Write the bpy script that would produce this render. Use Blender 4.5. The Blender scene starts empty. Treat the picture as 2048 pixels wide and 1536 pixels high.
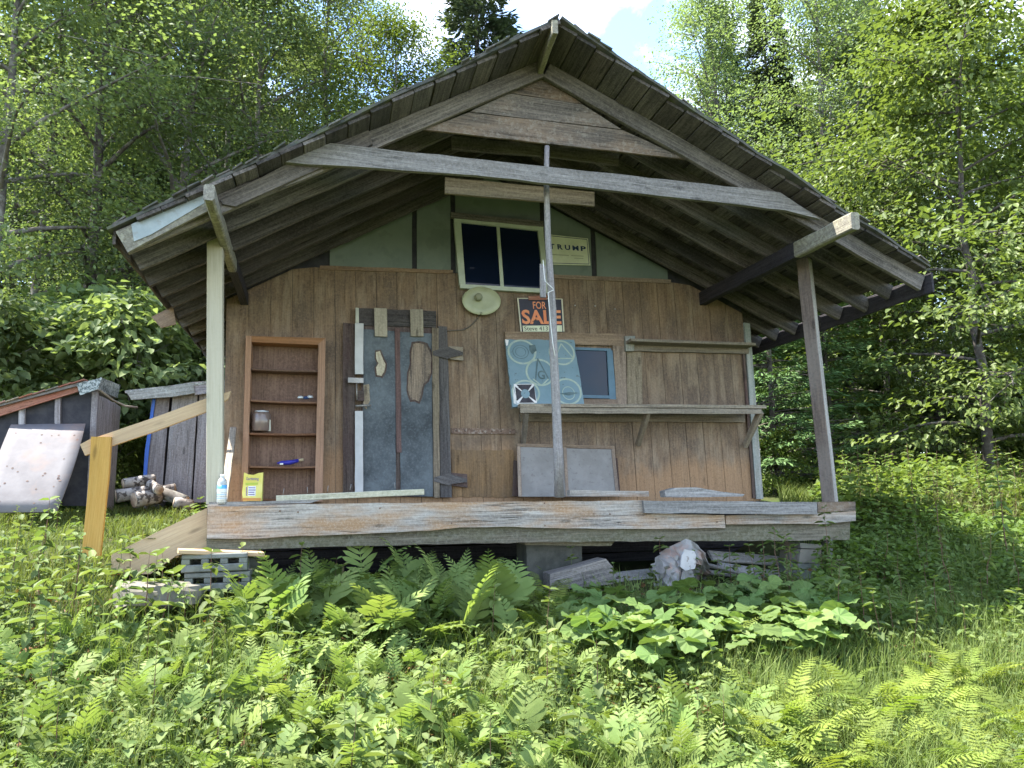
import bpy, math, random
import numpy as np
from mathutils import Matrix, Vector

random.seed(7)
rng = np.random.default_rng(11)
scene = bpy.context.scene
C = scene.collection

# ------------------------------------------------------------------ camera
FPX, PCX, PCY = 1540.0, 1024.0, 768.0            # focal length and centre in photo pixels
HZ0, HZS, VPX = 1000.0, -0.020, 655.0            # horizon line and the vanishing point of the cabin's depth axis
CAM = np.array([0.0, 0.0, 1.5])


def _ray(px, py):
    return np.array([(px - PCX) / FPX, -(py - PCY) / FPX, -1.0])


def _hz(x):
    return HZ0 + HZS * (x - PCX)


_yc = _ray(VPX, _hz(VPX)); _yc /= np.linalg.norm(_yc)
_zc = np.cross(_ray(2048, _hz(2048)), _ray(0, _hz(0))); _zc /= np.linalg.norm(_zc)
if _zc[1] < 0:
    _zc = -_zc
_xc = np.cross(_yc, _zc)
ROT = np.array([_xc, _yc, _zc])


def at(px, py, Y):
    """point of the plane y = Y that the photo shows at pixel (px, py)"""
    r = ROT @ _ray(px, py)
    return CAM + r * (Y / r[1])


def atx(px, Y):
    return at(px, 1000, Y)[0]


cd = bpy.data.cameras.new('camera')
cam = bpy.data.objects.new('camera', cd)
C.objects.link(cam)
cd.sensor_width = 36.0
cd.lens = 36.0 * FPX / 2048.0
cd.clip_start = 0.05
cd.clip_end = 800.0
cam.matrix_world = Matrix.Translation(Vector(CAM)) @ Matrix([list(r) for r in ROT]).to_4x4()
scene.camera = cam

# ------------------------------------------------------------------ light
SUN_EL, SUN_AZ = math.radians(63), math.radians(-72)     # azimuth from +Y (behind the cabin) towards +X
sdir = Vector((math.sin(SUN_AZ) * math.cos(SUN_EL), math.cos(SUN_AZ) * math.cos(SUN_EL), math.sin(SUN_EL)))
sl = bpy.data.lights.new('sun', 'SUN')
sl.energy = 3.9
sl.angle = math.radians(0.6)
sl.color = (1.0, 0.95, 0.86)
so = bpy.data.objects.new('sun', sl)
C.objects.link(so)
so.rotation_euler = sdir.to_track_quat('Z', 'Y').to_euler()
so.location = (0, 0, 40)

world = bpy.data.worlds.new('World')
scene.world = world
world.use_nodes = True
wn = world.node_tree
wn.nodes.clear()
w_out = wn.nodes.new('ShaderNodeOutputWorld')
w_bg = wn.nodes.new('ShaderNodeBackground')
w_bg.inputs['Strength'].default_value = 0.122
w_sky = wn.nodes.new('ShaderNodeTexSky')
w_sky.sky_type = 'NISHITA'
w_sky.sun_disc = False
w_sky.sun_elevation = SUN_EL
w_sky.sun_rotation = SUN_AZ
w_sky.air_density = 1.0
w_sky.dust_density = 0.2
w_sky.ozone_density = 2.6
w_tc = wn.nodes.new('ShaderNodeTexCoord')
w_mp = wn.nodes.new('ShaderNodeMapping')
w_mp.inputs['Scale'].default_value = (1.0, 1.0, 2.2)
w_mp.inputs['Location'].default_value = (1.3, 0.7, 0.4)
w_nz = wn.nodes.new('ShaderNodeTexNoise')
w_nz.inputs['Scale'].default_value = 3.4
w_nz.inputs['Detail'].default_value = 8
w_nz.inputs['Roughness'].default_value = 0.58
w_nz.inputs['Distortion'].default_value = 0.4
w_cr = wn.nodes.new('ShaderNodeValToRGB')
w_cr.color_ramp.elements[0].position = 0.46
w_cr.color_ramp.elements[1].position = 0.66
w_mx = wn.nodes.new('ShaderNodeMix')
w_mx.data_type = 'RGBA'
w_mx.inputs['B'].default_value = (5.2, 5.4, 5.8, 1)
L = wn.links.new
L(w_tc.outputs['Generated'], w_mp.inputs['Vector'])
L(w_mp.outputs['Vector'], w_nz.inputs['Vector'])
L(w_nz.outputs['Fac'], w_cr.inputs['Fac'])
L(w_cr.outputs['Color'], w_mx.inputs['Factor'])
L(w_sky.outputs['Color'], w_mx.inputs['A'])
L(w_mx.outputs['Result'], w_bg.inputs['Color'])
L(w_bg.outputs['Background'], w_out.inputs['Surface'])

scene.view_settings.view_transform = 'Standard'
scene.view_settings.look = 'None'
scene.view_settings.gamma = 1.0
scene.view_settings.use_curve_mapping = False
scene.view_settings.exposure = 2.5
cy = scene.cycles
cy.use_denoising = True
cy.denoising_prefilter = 'NONE'
cy.max_bounces = 8
cy.diffuse_bounces = 4
cy.glossy_bounces = 3
cy.transmission_bounces = 6
cy.caustics_reflective = False
cy.caustics_refractive = False


# ------------------------------------------------------------------ materials
class NB:
    def __init__(self, name):
        self.m = bpy.data.materials.new(name)
        self.m.use_nodes = True
        self.t = self.m.node_tree
        self.t.nodes.clear()
        self.out = self.n('ShaderNodeOutputMaterial')

    def n(self, ty, **kw):
        nd = self.t.nodes.new(ty)
        for k, v in kw.items():
            if k.startswith('_'):
                setattr(nd, k[1:], v)
        for k, v in kw.items():
            if k.startswith('_'):
                continue
            key = k.replace('__', ' ')
            s = nd.inputs[int(key[1:])] if key[0] == 'i' and key[1:].isdigit() else nd.inputs[key]
            if isinstance(v, bpy.types.NodeSocket):
                self.t.links.new(v, s)
            else:
                s.default_value = v
        return nd

    def noise(self, vec, scale, detail=4, rough=0.55, dist=0.0):
        return self.n('ShaderNodeTexNoise', Vector=vec, Scale=scale, Detail=detail, Roughness=rough, Distortion=dist).outputs['Fac']

    def map(self, vec, scale, loc=(0, 0, 0)):
        return self.n('ShaderNodeMapping', Vector=vec, Scale=scale, Location=loc).outputs['Vector']

    def ramp(self, fac, *stops):
        r = self.n('ShaderNodeValToRGB', Fac=fac)
        e = r.color_ramp.elements
        while len(e) < len(stops):
            e.new(0.5)
        for el, (p, c) in zip(e, stops):
            el.position = p
            el.color = (c, c, c, 1) if isinstance(c, (int, float)) else (*c, 1)
        return r.outputs['Color']

    def mix(self, fac, a, b, mode='MIX'):
        nd = self.n('ShaderNodeMix', _data_type='RGBA', _blend_type=mode)
        for k, v in (('Factor', fac), ('A', a), ('B', b)):
            s = [x for x in nd.inputs if x.name == k and x.enabled][0]
            if isinstance(v, bpy.types.NodeSocket):
                self.t.links.new(v, s)
            else:
                s.default_value = v if k == 'Factor' else (*v, 1)
        return [x for x in nd.outputs if x.enabled][0]

    def math(self, op, a, b=0.0, clamp=False):
        nd = self.n('ShaderNodeMath', _operation=op, _use_clamp=clamp, i0=a, i1=b)
        return nd.outputs[0]

    def objvec(self, spread=31.0):
        tc = self.n('ShaderNodeTexCoord').outputs['Object']
        rnd = self.n('ShaderNodeObjectInfo').outputs['Random']
        off = self.n('ShaderNodeCombineXYZ', X=self.math('MULTIPLY', rnd, spread), Y=self.math('MULTIPLY', rnd, spread * 1.7), Z=self.math('MULTIPLY', rnd, spread * .6)).outputs[0]
        return self.n('ShaderNodeVectorMath', _operation='ADD', i0=tc, i1=off).outputs[0], rnd

    def done(self, color, rough=0.8, bump=None, bstr=0.4, bdist=0.004, spec=0.3, metal=0.0, **kw):
        p = self.n('ShaderNodeBsdfPrincipled', Base__Color=color if isinstance(color, bpy.types.NodeSocket) else (*color, 1), Roughness=rough, Metallic=metal)
        p.inputs['Specular IOR Level'].default_value = spec
        for k, v in kw.items():
            p.inputs[k.replace('__', ' ')].default_value = v
        if bump is not None:
            b = self.n('ShaderNodeBump', Height=bump, Strength=bstr, Distance=bdist)
            self.t.links.new(b.outputs[0], p.inputs['Normal'])
        self.t.links.new(p.outputs[0], self.out.inputs['Surface'])
        return self.m


def wood(name, light, dark, stain=None, stain_amt=0.5, grain=1.0, wear=None, vary=0.25, cracks=0.6, knots=0.7, rough=0.85, bump=0.5, lichen=None, paint=None, paint_amt=0.5, wallvar=False, streak=.5, fl=.8):
    b = NB(name)
    v, rnd = b.objvec()
    g = b.noise(b.map(v, (1.3 * grain, 46 * grain, 46 * grain)), 1.0, 6, .7, .6)
    f = b.noise(b.map(v, (5 * grain, 190 * grain, 190 * grain)), 1.0, 3, .6)
    lo = b.noise(b.map(v, (1.6, 4.5, 4.5)), 1.0, 4, .6)
    t = b.math('ADD', b.math('MULTIPLY', g, .60), b.math('MULTIPLY', f, .40))
    col = b.mix(b.ramp(t, (.39, 0.0), (.59, 1.0)), dark, light)
    str_ = b.noise(b.map(v, (.55, 14, 14)), 1.0, 4, .65)
    col = b.mix(b.math('MULTIPLY', b.ramp(str_, (.50, 0.0), (.70, 1.0)), streak), col, tuple(x * .75 for x in dark))
    if stain is not None:
        col = b.mix(b.math('MULTIPLY', b.ramp(lo, (.42, 0.0), (.62, 1.0)), stain_amt), col, stain)
    if wallvar:                                           # blotchy weathering that runs across neighbouring boards
        pw = b.n('ShaderNodeNewGeometry').outputs['Position']
        w1 = b.noise(b.map(pw, (1.3, 1.3, .75)), 1.7, 6, .68)
        col = b.mix(b.math('MULTIPLY', b.ramp(w1, (.42, 0.0), (.60, 1.0)), .7), col, (.105, .082, .066))
        w2 = b.noise(b.map(pw, (7, 7, 1.2)), 1.5, 5, .7)
        col = b.mix(b.math('MULTIPLY', b.ramp(w2, (.50, 0.0), (.62, 1.0)), .6), col, (.29, .225, .16))
    if wear is not None:                                  # (colour, low z, high z, amount): weathering that follows height on the wall
        pos = b.n('ShaderNodeNewGeometry').outputs['Position']
        z = b.n('ShaderNodeSeparateXYZ', Vector=pos).outputs['Z']
        zz = b.n('ShaderNodeMapRange', Value=z, From__Min=wear[1], From__Max=wear[2], To__Min=1.0, To__Max=0.0).outputs[0]
        pn = b.noise(b.map(pos, (1.6, 1.6, 1.1)), 1.6, 5, .65)
        k = b.math('MULTIPLY', b.ramp(b.math('ADD', b.math('MULTIPLY', zz, .55), b.math('MULTIPLY', pn, .62)), (.50, 0.0), (.66, 1.0)), wear[3])
        col = b.mix(k, col, b.mix(b.ramp(t, (.3, .0), (.7, 1.0)), tuple(x * .62 for x in wear[0]), wear[0]))
    if paint is not None:
        pn = b.noise(b.map(v, (2.2, 7, 7)), 1.6, 6, .7)
        edge = .5 + (0.5 - paint_amt) * .5
        col = b.mix(b.ramp(b.math('ADD', b.math('MULTIPLY', pn, .8), b.math('MULTIPLY', g, .2)), (edge - .02, 0.0), (edge + .03, 1.0)), col, paint)
    ck = None
    if cracks:
        cn = b.noise(b.map(v, (.9, 38, 38)), 1.0, 2, .5, .3)
        ck = b.ramp(cn, (.485, 0.0), (.5, 1.0), (.515, 0.0))
        sel = b.ramp(b.noise(b.map(v, (1.0, 3, 3)), 1.3, 2), (.5, 0.0), (.6, 1.0))
        ck = b.math('MULTIPLY', ck, b.math('MULTIPLY', sel, cracks))
        col = b.mix(ck, col, tuple(x * .25 for x in dark))
    if knots:
        vo = b.n('ShaderNodeTexVoronoi', Vector=b.map(v, (2.2, 8, 8)), Scale=1.0).outputs['Distance']
        kn = b.math('MULTIPLY', b.ramp(vo, (.07, 1.0), (.15, 0.0)), knots)
        col = b.mix(kn, col, tuple(x * .35 for x in dark))
    if lichen is not None:
        ln = b.noise(v, 26, 5, .7)
        lm = b.ramp(b.math('ADD', b.math('MULTIPLY', ln, .7), b.math('MULTIPLY', lo, .3)), (.52, 0.0), (.58, 1.0))
        col = b.mix(b.math('MULTIPLY', lm, lichen[1]), col, lichen[0])
    fleck = b.noise(v, 48, 5, .8)
    col = b.mix(b.math('MULTIPLY', b.ramp(fleck, (.50, 0.0), (.64, 1.0)), .42 * fl), col, tuple(min(1, x * 1.35) for x in light))
    col = b.mix(b.math('MULTIPLY', b.ramp(fleck, (.33, 1.0), (.46, 0.0)), .6 * fl), col, tuple(x * .6 for x in dark))
    hs = b.n('ShaderNodeHueSaturation', Color=col, Value=b.n('ShaderNodeMapRange', Value=rnd, To__Min=1 - vary, To__Max=1 + vary).outputs[0], Saturation=b.n('ShaderNodeMapRange', Value=b.math('FRACT', b.math('MULTIPLY', rnd, 7.3)), To__Min=.75 if vary else 1.0, To__Max=1.2 if vary else 1.0).outputs[0]).outputs[0]
    h = b.math('ADD', b.math('MULTIPLY', g, .6), b.math('MULTIPLY', f, .5))
    if ck is not None:
        h = b.math('SUBTRACT', h, b.math('MULTIPLY', ck, .8))
    return b.done(hs, rough, h, min(1, bump * 1.6), .006, .25)


def spotted(name, c1, c2, scale=6.0, lo=.4, hi=.6, rough=.7, bump=.3, metal=0.0, c3=None, s3=20, spec=.3, amt3=.8, lo3=.55, hi3=.62):
    b = NB(name)
    v, rnd = b.objvec()
    n1 = b.noise(v, scale, 6, .65)
    col = b.mix(b.ramp(n1, (lo, 0.0), (hi, 1.0)), c1, c2)
    if c3 is not None:
        n2 = b.noise(v, s3, 4, .6)
        col = b.mix(b.math('MULTIPLY', b.ramp(n2, (lo3, 0.0), (hi3, 1.0)), amt3), col, c3)
    return b.done(col, rough, b.noise(v, scale * 8, 4, .7), bump, .003, spec, metal)


def leaf_mat(name, c1, c2, c3, trans=.40, tint=(1.15, 1.18, .58), spec=.18, rough=.6, big=0.9):
    """c1..c3: range of one plant's leaves (attribute 'v' per leaf, object random per plant)"""
    b = NB(name)
    a = b.n('ShaderNodeAttribute', _attribute_name='v').outputs['Fac']
    rnd = b.n('ShaderNodeObjectInfo').outputs['Random']
    k = b.math('ADD', b.math('MULTIPLY', a, .7), b.math('MULTIPLY', rnd, .3))
    col = b.ramp(k, (.05, c1), (.5, c2), (.95, c3))
    hs = b.n('ShaderNodeHueSaturation', Color=col, Hue=b.n('ShaderNodeMapRange', Value=b.math('FRACT', b.math('MULTIPLY', rnd, 5.7)), To__Min=.485, To__Max=.512).outputs[0], Value=b.n('ShaderNodeMapRange', Value=rnd, To__Min=.82, To__Max=1.18).outputs[0]).outputs[0]
    p = b.n('ShaderNodeBsdfPrincipled', Base__Color=hs, Roughness=rough)
    p.inputs['Specular IOR Level'].default_value = spec
    tc = b.mix(1.0, hs, tint, 'MULTIPLY')
    tr = b.n('ShaderNodeBsdfTranslucent', Color=tc)
    ms = b.n('ShaderNodeMixShader', Fac=trans)
    b.t.links.new(p.outputs[0], ms.inputs[1])
    b.t.links.new(tr.outputs[0], ms.inputs[2])
    b.t.links.new(ms.outputs[0], b.out.inputs['Surface'])
    return b.m


def plain(name, c, rough=.6, **kw):
    b = NB(name)
    v, rnd = b.objvec()
    n = b.noise(v, 9, 5, .6)
    return b.done(b.mix(b.ramp(n, (.35, 0.0), (.65, 1.0)), tuple(x * .82 for x in c), c), rough, n, .15, .002, **kw)


M = {}
M['grey'] = wood('weathered_grey_wood', (.32, .305, .29), (.125, .117, .11), (.185, .172, .16), .6)
M['rim'] = wood('weathered_rim_wood', (.355, .33, .30), (.14, .125, .11), (.27, .165, .09), .7, fl=.6, cracks=1.0)
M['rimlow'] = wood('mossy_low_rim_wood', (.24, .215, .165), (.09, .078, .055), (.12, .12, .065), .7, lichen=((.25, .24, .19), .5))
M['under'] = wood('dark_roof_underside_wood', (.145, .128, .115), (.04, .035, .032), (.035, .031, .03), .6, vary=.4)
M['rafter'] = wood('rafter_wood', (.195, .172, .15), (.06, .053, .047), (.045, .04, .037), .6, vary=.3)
M['black'] = wood('near_black_wood', (.05, .045, .05), (.018, .016, .02), None, vary=.15)
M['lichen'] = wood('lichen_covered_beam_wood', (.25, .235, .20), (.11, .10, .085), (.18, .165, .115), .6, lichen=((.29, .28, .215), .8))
M['siding'] = wood('brown_plywood_siding', (.275, .19, .122), (.125, .083, .055), (.18, .13, .092), .35, streak=.3, grain=1.0, wear=((.40, .24, .13), 1.45, 2.30, .8), vary=0.0, wallvar=True, knots=.35, cracks=.4)
M['trimbrown'] = wood('brown_trim_wood', (.29, .215, .15), (.15, .105, .075), (.16, .12, .1), .5)
M['jamb'] = wood('dark_door_jamb_wood', (.13, .10, .085), (.05, .036, .032), (.09, .05, .05), .5)
M['darkframe'] = wood('dark_charred_door_frame', (.12, .11, .105), (.04, .036, .035), (.06, .05, .05), .6)
M['gable'] = wood('gable_board_wood', (.165, .135, .11), (.05, .042, .036), (.30, .19, .11), .4, lichen=((.30, .275, .235), .35))
M['postyellow'] = wood('pale_painted_post', (.46, .415, .29), (.385, .34, .225), (.41, .36, .25), .5, fl=.15, vary=.05, cracks=.25, knots=.5, bump=.2)
M['postbrown'] = wood('brown_painted_post', (.125, .098, .083), (.065, .052, .046), (.17, .15, .135), .5)
M['pole'] = wood('silvery_sapling_pole', (.38, .36, .355), (.18, .165, .165), (.25, .21, .22), .6, grain=1.6, rough=.5)
M['lumber'] = wood('new_yellow_lumber', (.50, .33, .14), (.38, .235, .09), (.42, .24, .10), .5, fl=.15, vary=.12, cracks=.1, knots=.6, bump=.15, rough=.7)
M['cedar'] = wood('orange_bookcase_wood', (.34, .17, .08), (.20, .095, .042), (.26, .14, .075), .5, fl=.3, vary=.12, cracks=.2)
M['bookdark'] = wood('dark_bookcase_back', (.19, .105, .062), (.09, .047, .03), (.11, .055, .035), .6, cracks=.2, knots=.3)
M['shelf'] = wood('weathered_shelf_wood', (.30, .25, .19), (.13, .105, .08), (.2, .17, .12), .5)
M['palewood'] = wood('pale_short_board', (.42, .36, .25), (.25, .20, .13), (.3, .27, .18), .5)
M['planknail'] = wood('greenish_loose_plank', (.46, .41, .29), (.28, .25, .165), (.3, .31, .2), .5)
M['shed'] = wood('grey_shed_board', (.37, .35, .36), (.17, .155, .16), (.22, .18, .17), .5)
M['shedroof'] = wood('lichen_shed_roof_board', (.33, .33, .30), (.15, .145, .13), (.12, .12, .11), .6, lichen=((.50, .51, .46), .7))
M['redtrim'] = wood('faded_red_fascia', (.33, .13, .09), (.22, .085, .06), (.42, .26, .2), .5)
M['cornertrim'] = wood('greenish_corner_trim', (.36, .35, .31), (.2, .2, .17), (.25, .33, .33), .5)
M['greenpanel'] = spotted('grey_green_gable_panel', (.15, .183, .16), (.175, .21, .183), 3, .4, .6, .75, .1, c3=(.10, .12, .105), s3=5, amt3=.3)
M['tar'] = spotted('black_tar_paper', (.028, .028, .036), (.05, .048, .055), 8, rough=.8)
M['tin'] = spotted('blue_grey_embossed_door_sheet', (.032, .040, .047), (.105, .125, .138), 3.2, .36, .64, .55, 1.0, c3=(.19, .22, .24), s3=42, amt3=.2, lo3=.50, hi3=.64)
M['galv'] = spotted('pale_galvanised_flashing', (.23, .265, .26), (.30, .335, .33), 5, rough=.5, metal=.3, c3=(.2, .2, .18), s3=14, amt3=.5)
M['rust'] = spotted('rusty_steel', (.12, .075, .055), (.22, .15, .11), 20, rough=.7, c3=(.32, .27, .23), s3=40)
M['steel'] = spotted('grey_hardware_steel', (.23, .22, .21), (.33, .31, .29), 14, rough=.45, metal=.5)
M['white'] = plain('white_painted_strip', (.48, .48, .48), .5)
M['whitegreen'] = plain('greenish_white_window_frame', (.50, .55, .46), .5)
M['whiteold'] = plain('old_pale_strip', (.45, .45, .38), .6)
M['bluetrim'] = plain('blue_painted_sash', (.10, .18, .25), .5)
M['enamel'] = plain('pale_yellow_enamel', (.40, .42, .26), .35, spec=.5)
M['knob'] = plain('grey_olive_knob', (.26, .27, .18), .6)
M['hole'] = plain('black_hole', (.01, .01, .01), .9)
M['glass'] = NB('dark_window_glass').done((.006, .011, .028), .03, spec=.3)
M['signpaper'] = spotted('yellowed_white_sign', (.58, .60, .44), (.66, .68, .52), 6, rough=.5, bump=.05)
M['signblack'] = spotted('black_sign_face', (.018, .017, .03), (.03, .028, .045), 6, rough=.4, bump=.05)
M['signcream'] = plain('cream_sign_border', (.62, .58, .45), .5)
M['orange'] = spotted('faded_orange_print', (.72, .22, .10), (.74, .30, .14), 9, rough=.5, bump=.05)
M['navy'] = plain('navy_print', (.02, .045, .12), .5)
M['redprint'] = plain('faint_grey_print', (.40, .42, .30), .5)
M['boardblue'] = spotted('flaking_blue_grey_paint', (.145, .225, .265), (.18, .265, .31), 3, rough=.6, bump=.2, c3=(.10, .13, .14), s3=24, amt3=.85, lo3=.64, hi3=.67)
M['markpale'] = spotted('flaking_pale_green_paint', (.30, .37, .31), (.36, .42, .36), 8, rough=.6, c3=(.25, .33, .34), s3=30)
M['markdark'] = spotted('dark_teal_paint', (.07, .11, .12), (.12, .17, .18), 12, rough=.6)
M['markblack'] = spotted('black_violet_paint', (.03, .027, .035), (.06, .055, .065), 12, rough=.6)
M['markwhite'] = spotted('chipped_white_paint', (.60, .58, .58), (.70, .68, .68), 12, rough=.6, c3=(.12, .10, .11), s3=34, lo3=.6, hi3=.63)
M['hardboard'] = spotted('grey_hardboard_panel', (.20, .187, .175), (.24, .228, .215), 6, rough=.75, c3=(.14, .12, .11), s3=30, amt3=.5, lo3=.6, hi3=.66)
M['whitesheet'] = spotted('whitewashed_plywood_sheet', (.135, .126, .13), (.165, .156, .16), 4, rough=.8, bump=.15, c3=(.22, .155, .125), s3=2.6, amt3=.7, lo3=.50, hi3=.68)
M['bluetarp'] = plain('blue_tarp', (.03, .13, .55), .4)
M['birch'] = spotted('birch_bark', (.36, .33, .30), (.20, .17, .15), 7, rough=.8, bump=.7, c3=(.05, .04, .035), s3=13, amt3=.95, lo3=.50, hi3=.55)
M['logend'] = spotted('split_log_wood', (.24, .16, .11), (.42, .33, .25), 12, rough=.8)
M['concrete'] = spotted('grey_concrete', (.115, .12, .105), (.17, .175, .16), 9, rough=.9, bump=.6, c3=(.16, .17, .13), s3=7)
M['stone'] = spotted('buff_field_stone', (.12, .11, .09), (.18, .165, .135), 5, rough=.9, bump=.6, c3=(.17, .17, .13), s3=8)
M['tinsheet'] = spotted('crumpled_grey_tin', (.17, .16, .15), (.25, .24, .225), 5, rough=.5, bump=.4, metal=.2, c3=(.26, .17, .13), s3=6, amt3=.7)
M['tinwhite'] = spotted('white_flaked_tin', (.36, .35, .34), (.44, .43, .42), 9, rough=.5, bump=.4, c3=(.2, .17, .15), s3=22)
M['roofing'] = spotted('mossy_rolled_roofing', (.05, .055, .05), (.095, .09, .08), 9, rough=.95, bump=.7, c3=(.085, .095, .055), s3=5)
M['shingletin'] = spotted('speckled_metal_flashing', (.09, .11, .11), (.34, .37, .36), 34, .46, .54, .6, .4)
M['bottle'] = NB('clear_bottle_plastic').done((.86, .90, .92), .12, spec=.6, Transmission__Weight=.6, IOR=1.2)
M['cap'] = plain('white_bottle_cap', (.8, .82, .84), .4)
M['labelblue'] = plain('blue_bottle_band', (.10, .38, .72), .4)
M['labelwhite'] = plain('white_bottle_label', (.72, .77, .80), .5)
M['bagyellow'] = spotted('yellow_bag', (.62, .58, .12), (.70, .67, .22), 8, rough=.45, bump=.3)
M['bagorange'] = plain('orange_bag_foot', (.55, .27, .08), .5)
M['purple'] = plain('purple_print', (.17, .12, .33), .5)
M['lime'] = plain('lime_print', (.42, .52, .08), .5)
M['bluepen'] = plain('dark_blue_plastic', (.03, .03, .30), .35)
M['jar'] = NB('cloudy_jar').done((.16, .12, .105), .2, spec=.6)
M['foil'] = plain('pale_foil', (.62, .66, .68), .3, metal=.4)
M['string'] = plain('white_string', (.72, .72, .70), .7)
M['wire'] = plain('grey_cable', (.14, .12, .10), .7)
M['bark'] = spotted('grey_brown_bark', (.085, .075, .065), (.15, .135, .12), 9, rough=.95, bump=.8, c3=(.26, .26, .23), s3=4, amt3=.5)
M['barkdark'] = spotted('dark_conifer_bark', (.05, .042, .036), (.09, .078, .066), 10, rough=.95, bump=.8, c3=(.2, .2, .17), s3=5, amt3=.4)
M['deadtwig'] = plain('dead_grey_twig', (.24, .205, .165), .9)
M['stem'] = plain('plant_stem', (.11, .14, .05), .7)
M['stembrown'] = plain('reddish_stem', (.14, .075, .05), .7)

# ------------------------------------------------------------------ helpers
WM = {}


def link(name, data, parent=None, mw=None, kind=None):
    o = bpy.data.objects.new(name, data)
    C.objects.link(o)
    mw = mw if mw is not None else Matrix.Identity(4)
    if parent is not None:
        o.parent = parent
        o.matrix_basis = WM[parent.name].inverted() @ mw
    else:
        o.matrix_basis = mw
    WM[o.name] = mw.copy()
    if kind:
        o['kind'] = kind
    return o


def tag(o, label, cat, group=None, kind=None):
    o['label'] = label
    o['category'] = cat
    if group:
        o['group'] = group
    if kind:
        o['kind'] = kind
    return o


def thing(name, label, cat, loc, group=None):
    o = link(name, None, None, Matrix.Translation(Vector(loc)))
    o.empty_display_size = .1
    return tag(o, label, cat, group)


def mesh(name, vs, fs, mats=(), mi=None, smooth=False):
    me = bpy.data.meshes.new(name)
    me.from_pydata([tuple(map(float, v)) for v in vs], [], fs)
    for m in mats if isinstance(mats, (list, tuple)) else (mats,):
        me.materials.append(m)
    if mi is not None:
        me.polygons.foreach_set('material_index', mi)
    if smooth:
        me.polygons.foreach_set('use_smooth', [True] * len(me.polygons))
    me.update()
    return me


def np_mesh(name, V, Fq, mats=(), v=None, mi=None, smooth=False):
    """V (n,3); Fq (m,k) int: m polygons of k corners; v: per-face attribute"""
    me = bpy.data.meshes.new(name)
    V = np.asarray(V, np.float32); Fq = np.asarray(Fq, np.int32)
    m, k = Fq.shape
    me.vertices.add(len(V)); me.vertices.foreach_set('co', V.ravel())
    me.loops.add(m * k); me.loops.foreach_set('vertex_index', Fq.ravel())
    me.polygons.add(m)
    me.polygons.foreach_set('loop_start', np.arange(0, m * k, k, dtype=np.int32))
    me.polygons.foreach_set('loop_total', np.full(m, k, np.int32))
    for mm in mats if isinstance(mats, (list, tuple)) else (mats,):
        me.materials.append(mm)
    if mi is not None:
        me.polygons.foreach_set('material_index', np.asarray(mi, np.int32))
    if smooth:
        me.polygons.foreach_set('use_smooth', np.ones(m, bool))
    if v is not None:
        a = me.attributes.new('v', 'FLOAT', 'FACE')
        a.data.foreach_set('value', np.asarray(v, np.float32))
    me.update(calc_edges=True)
    return me


def frame(o, x, z):
    x = Vector(x).normalized(); z = Vector(z)
    y = z.cross(x).normalized(); z = x.cross(y)
    m = Matrix((x, y, z)).transposed().to_4x4()
    m.translation = Vector(o)
    return m


def plank(name, p0, p1, w, t, mat, parent=None, wd=(0, 0, 1), jit=.004, bow=0.0, seg=.22, w1=None, mats=None, ch=.004, endcut=0.0):
    """one board from p0 to p1 (centre line), width w along wd, thickness t; edges and ends slightly uneven"""
    p0, p1 = Vector(p0), Vector(p1)
    Lg = (p1 - p0).length
    x = (p1 - p0).normalized()
    z = x.cross(Vector(wd)).normalized()
    mw = frame(p0, x, z)
    n = max(2, int(Lg / seg) + 1)
    vs, fs, mi = [], [], []
    w1 = w if w1 is None else w1
    ph = random.random() * 6
    for i in range(n + 1):
        s = i / n
        ww = (w + (w1 - w) * s) / 2
        a = ww + random.uniform(-jit, jit); b_ = ww + random.uniform(-jit, jit)
        c = min(ch, t * .3)
        zz = bow * math.sin(math.pi * s) + jit * .5 * math.sin(3 * s + ph)
        X = Lg * s
        if i == 0:
            X += random.uniform(-jit, jit)
        if i == n:
            X += random.uniform(-jit, jit)
        h = t / 2
        e0 = -endcut if i == 0 else (endcut if i == n else 0)
        vs += [(X - e0 * 0, -a + c, -h + zz), (X, b_ - c, -h + zz), (X + e0, b_, -h + c + zz), (X + e0, b_, h - c + zz), (X + e0, b_ - c, h + zz), (X, -a + c, h + zz), (X, -a, h - c + zz), (X, -a, -h + c + zz)]
    for i in range(n):
        for k in range(8):
            fs.append((i * 8 + k, (i + 1) * 8 + k, (i + 1) * 8 + (k + 1) % 8, i * 8 + (k + 1) % 8)); mi.append(k)
    fs.append(tuple(range(8))); mi.append(-1)
    fs.append(tuple(n * 8 + k for k in range(7, -1, -1))); mi.append(-1)
    if mats:                                              # mats = (default, {ring face index: other material index})
        me = mesh(name, vs, fs, list(mats[0]), [mats[1].get(k, 0) for k in mi])
    else:
        me = mesh(name, vs, fs, mat)
    return link(name, me, parent, mw)


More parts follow.
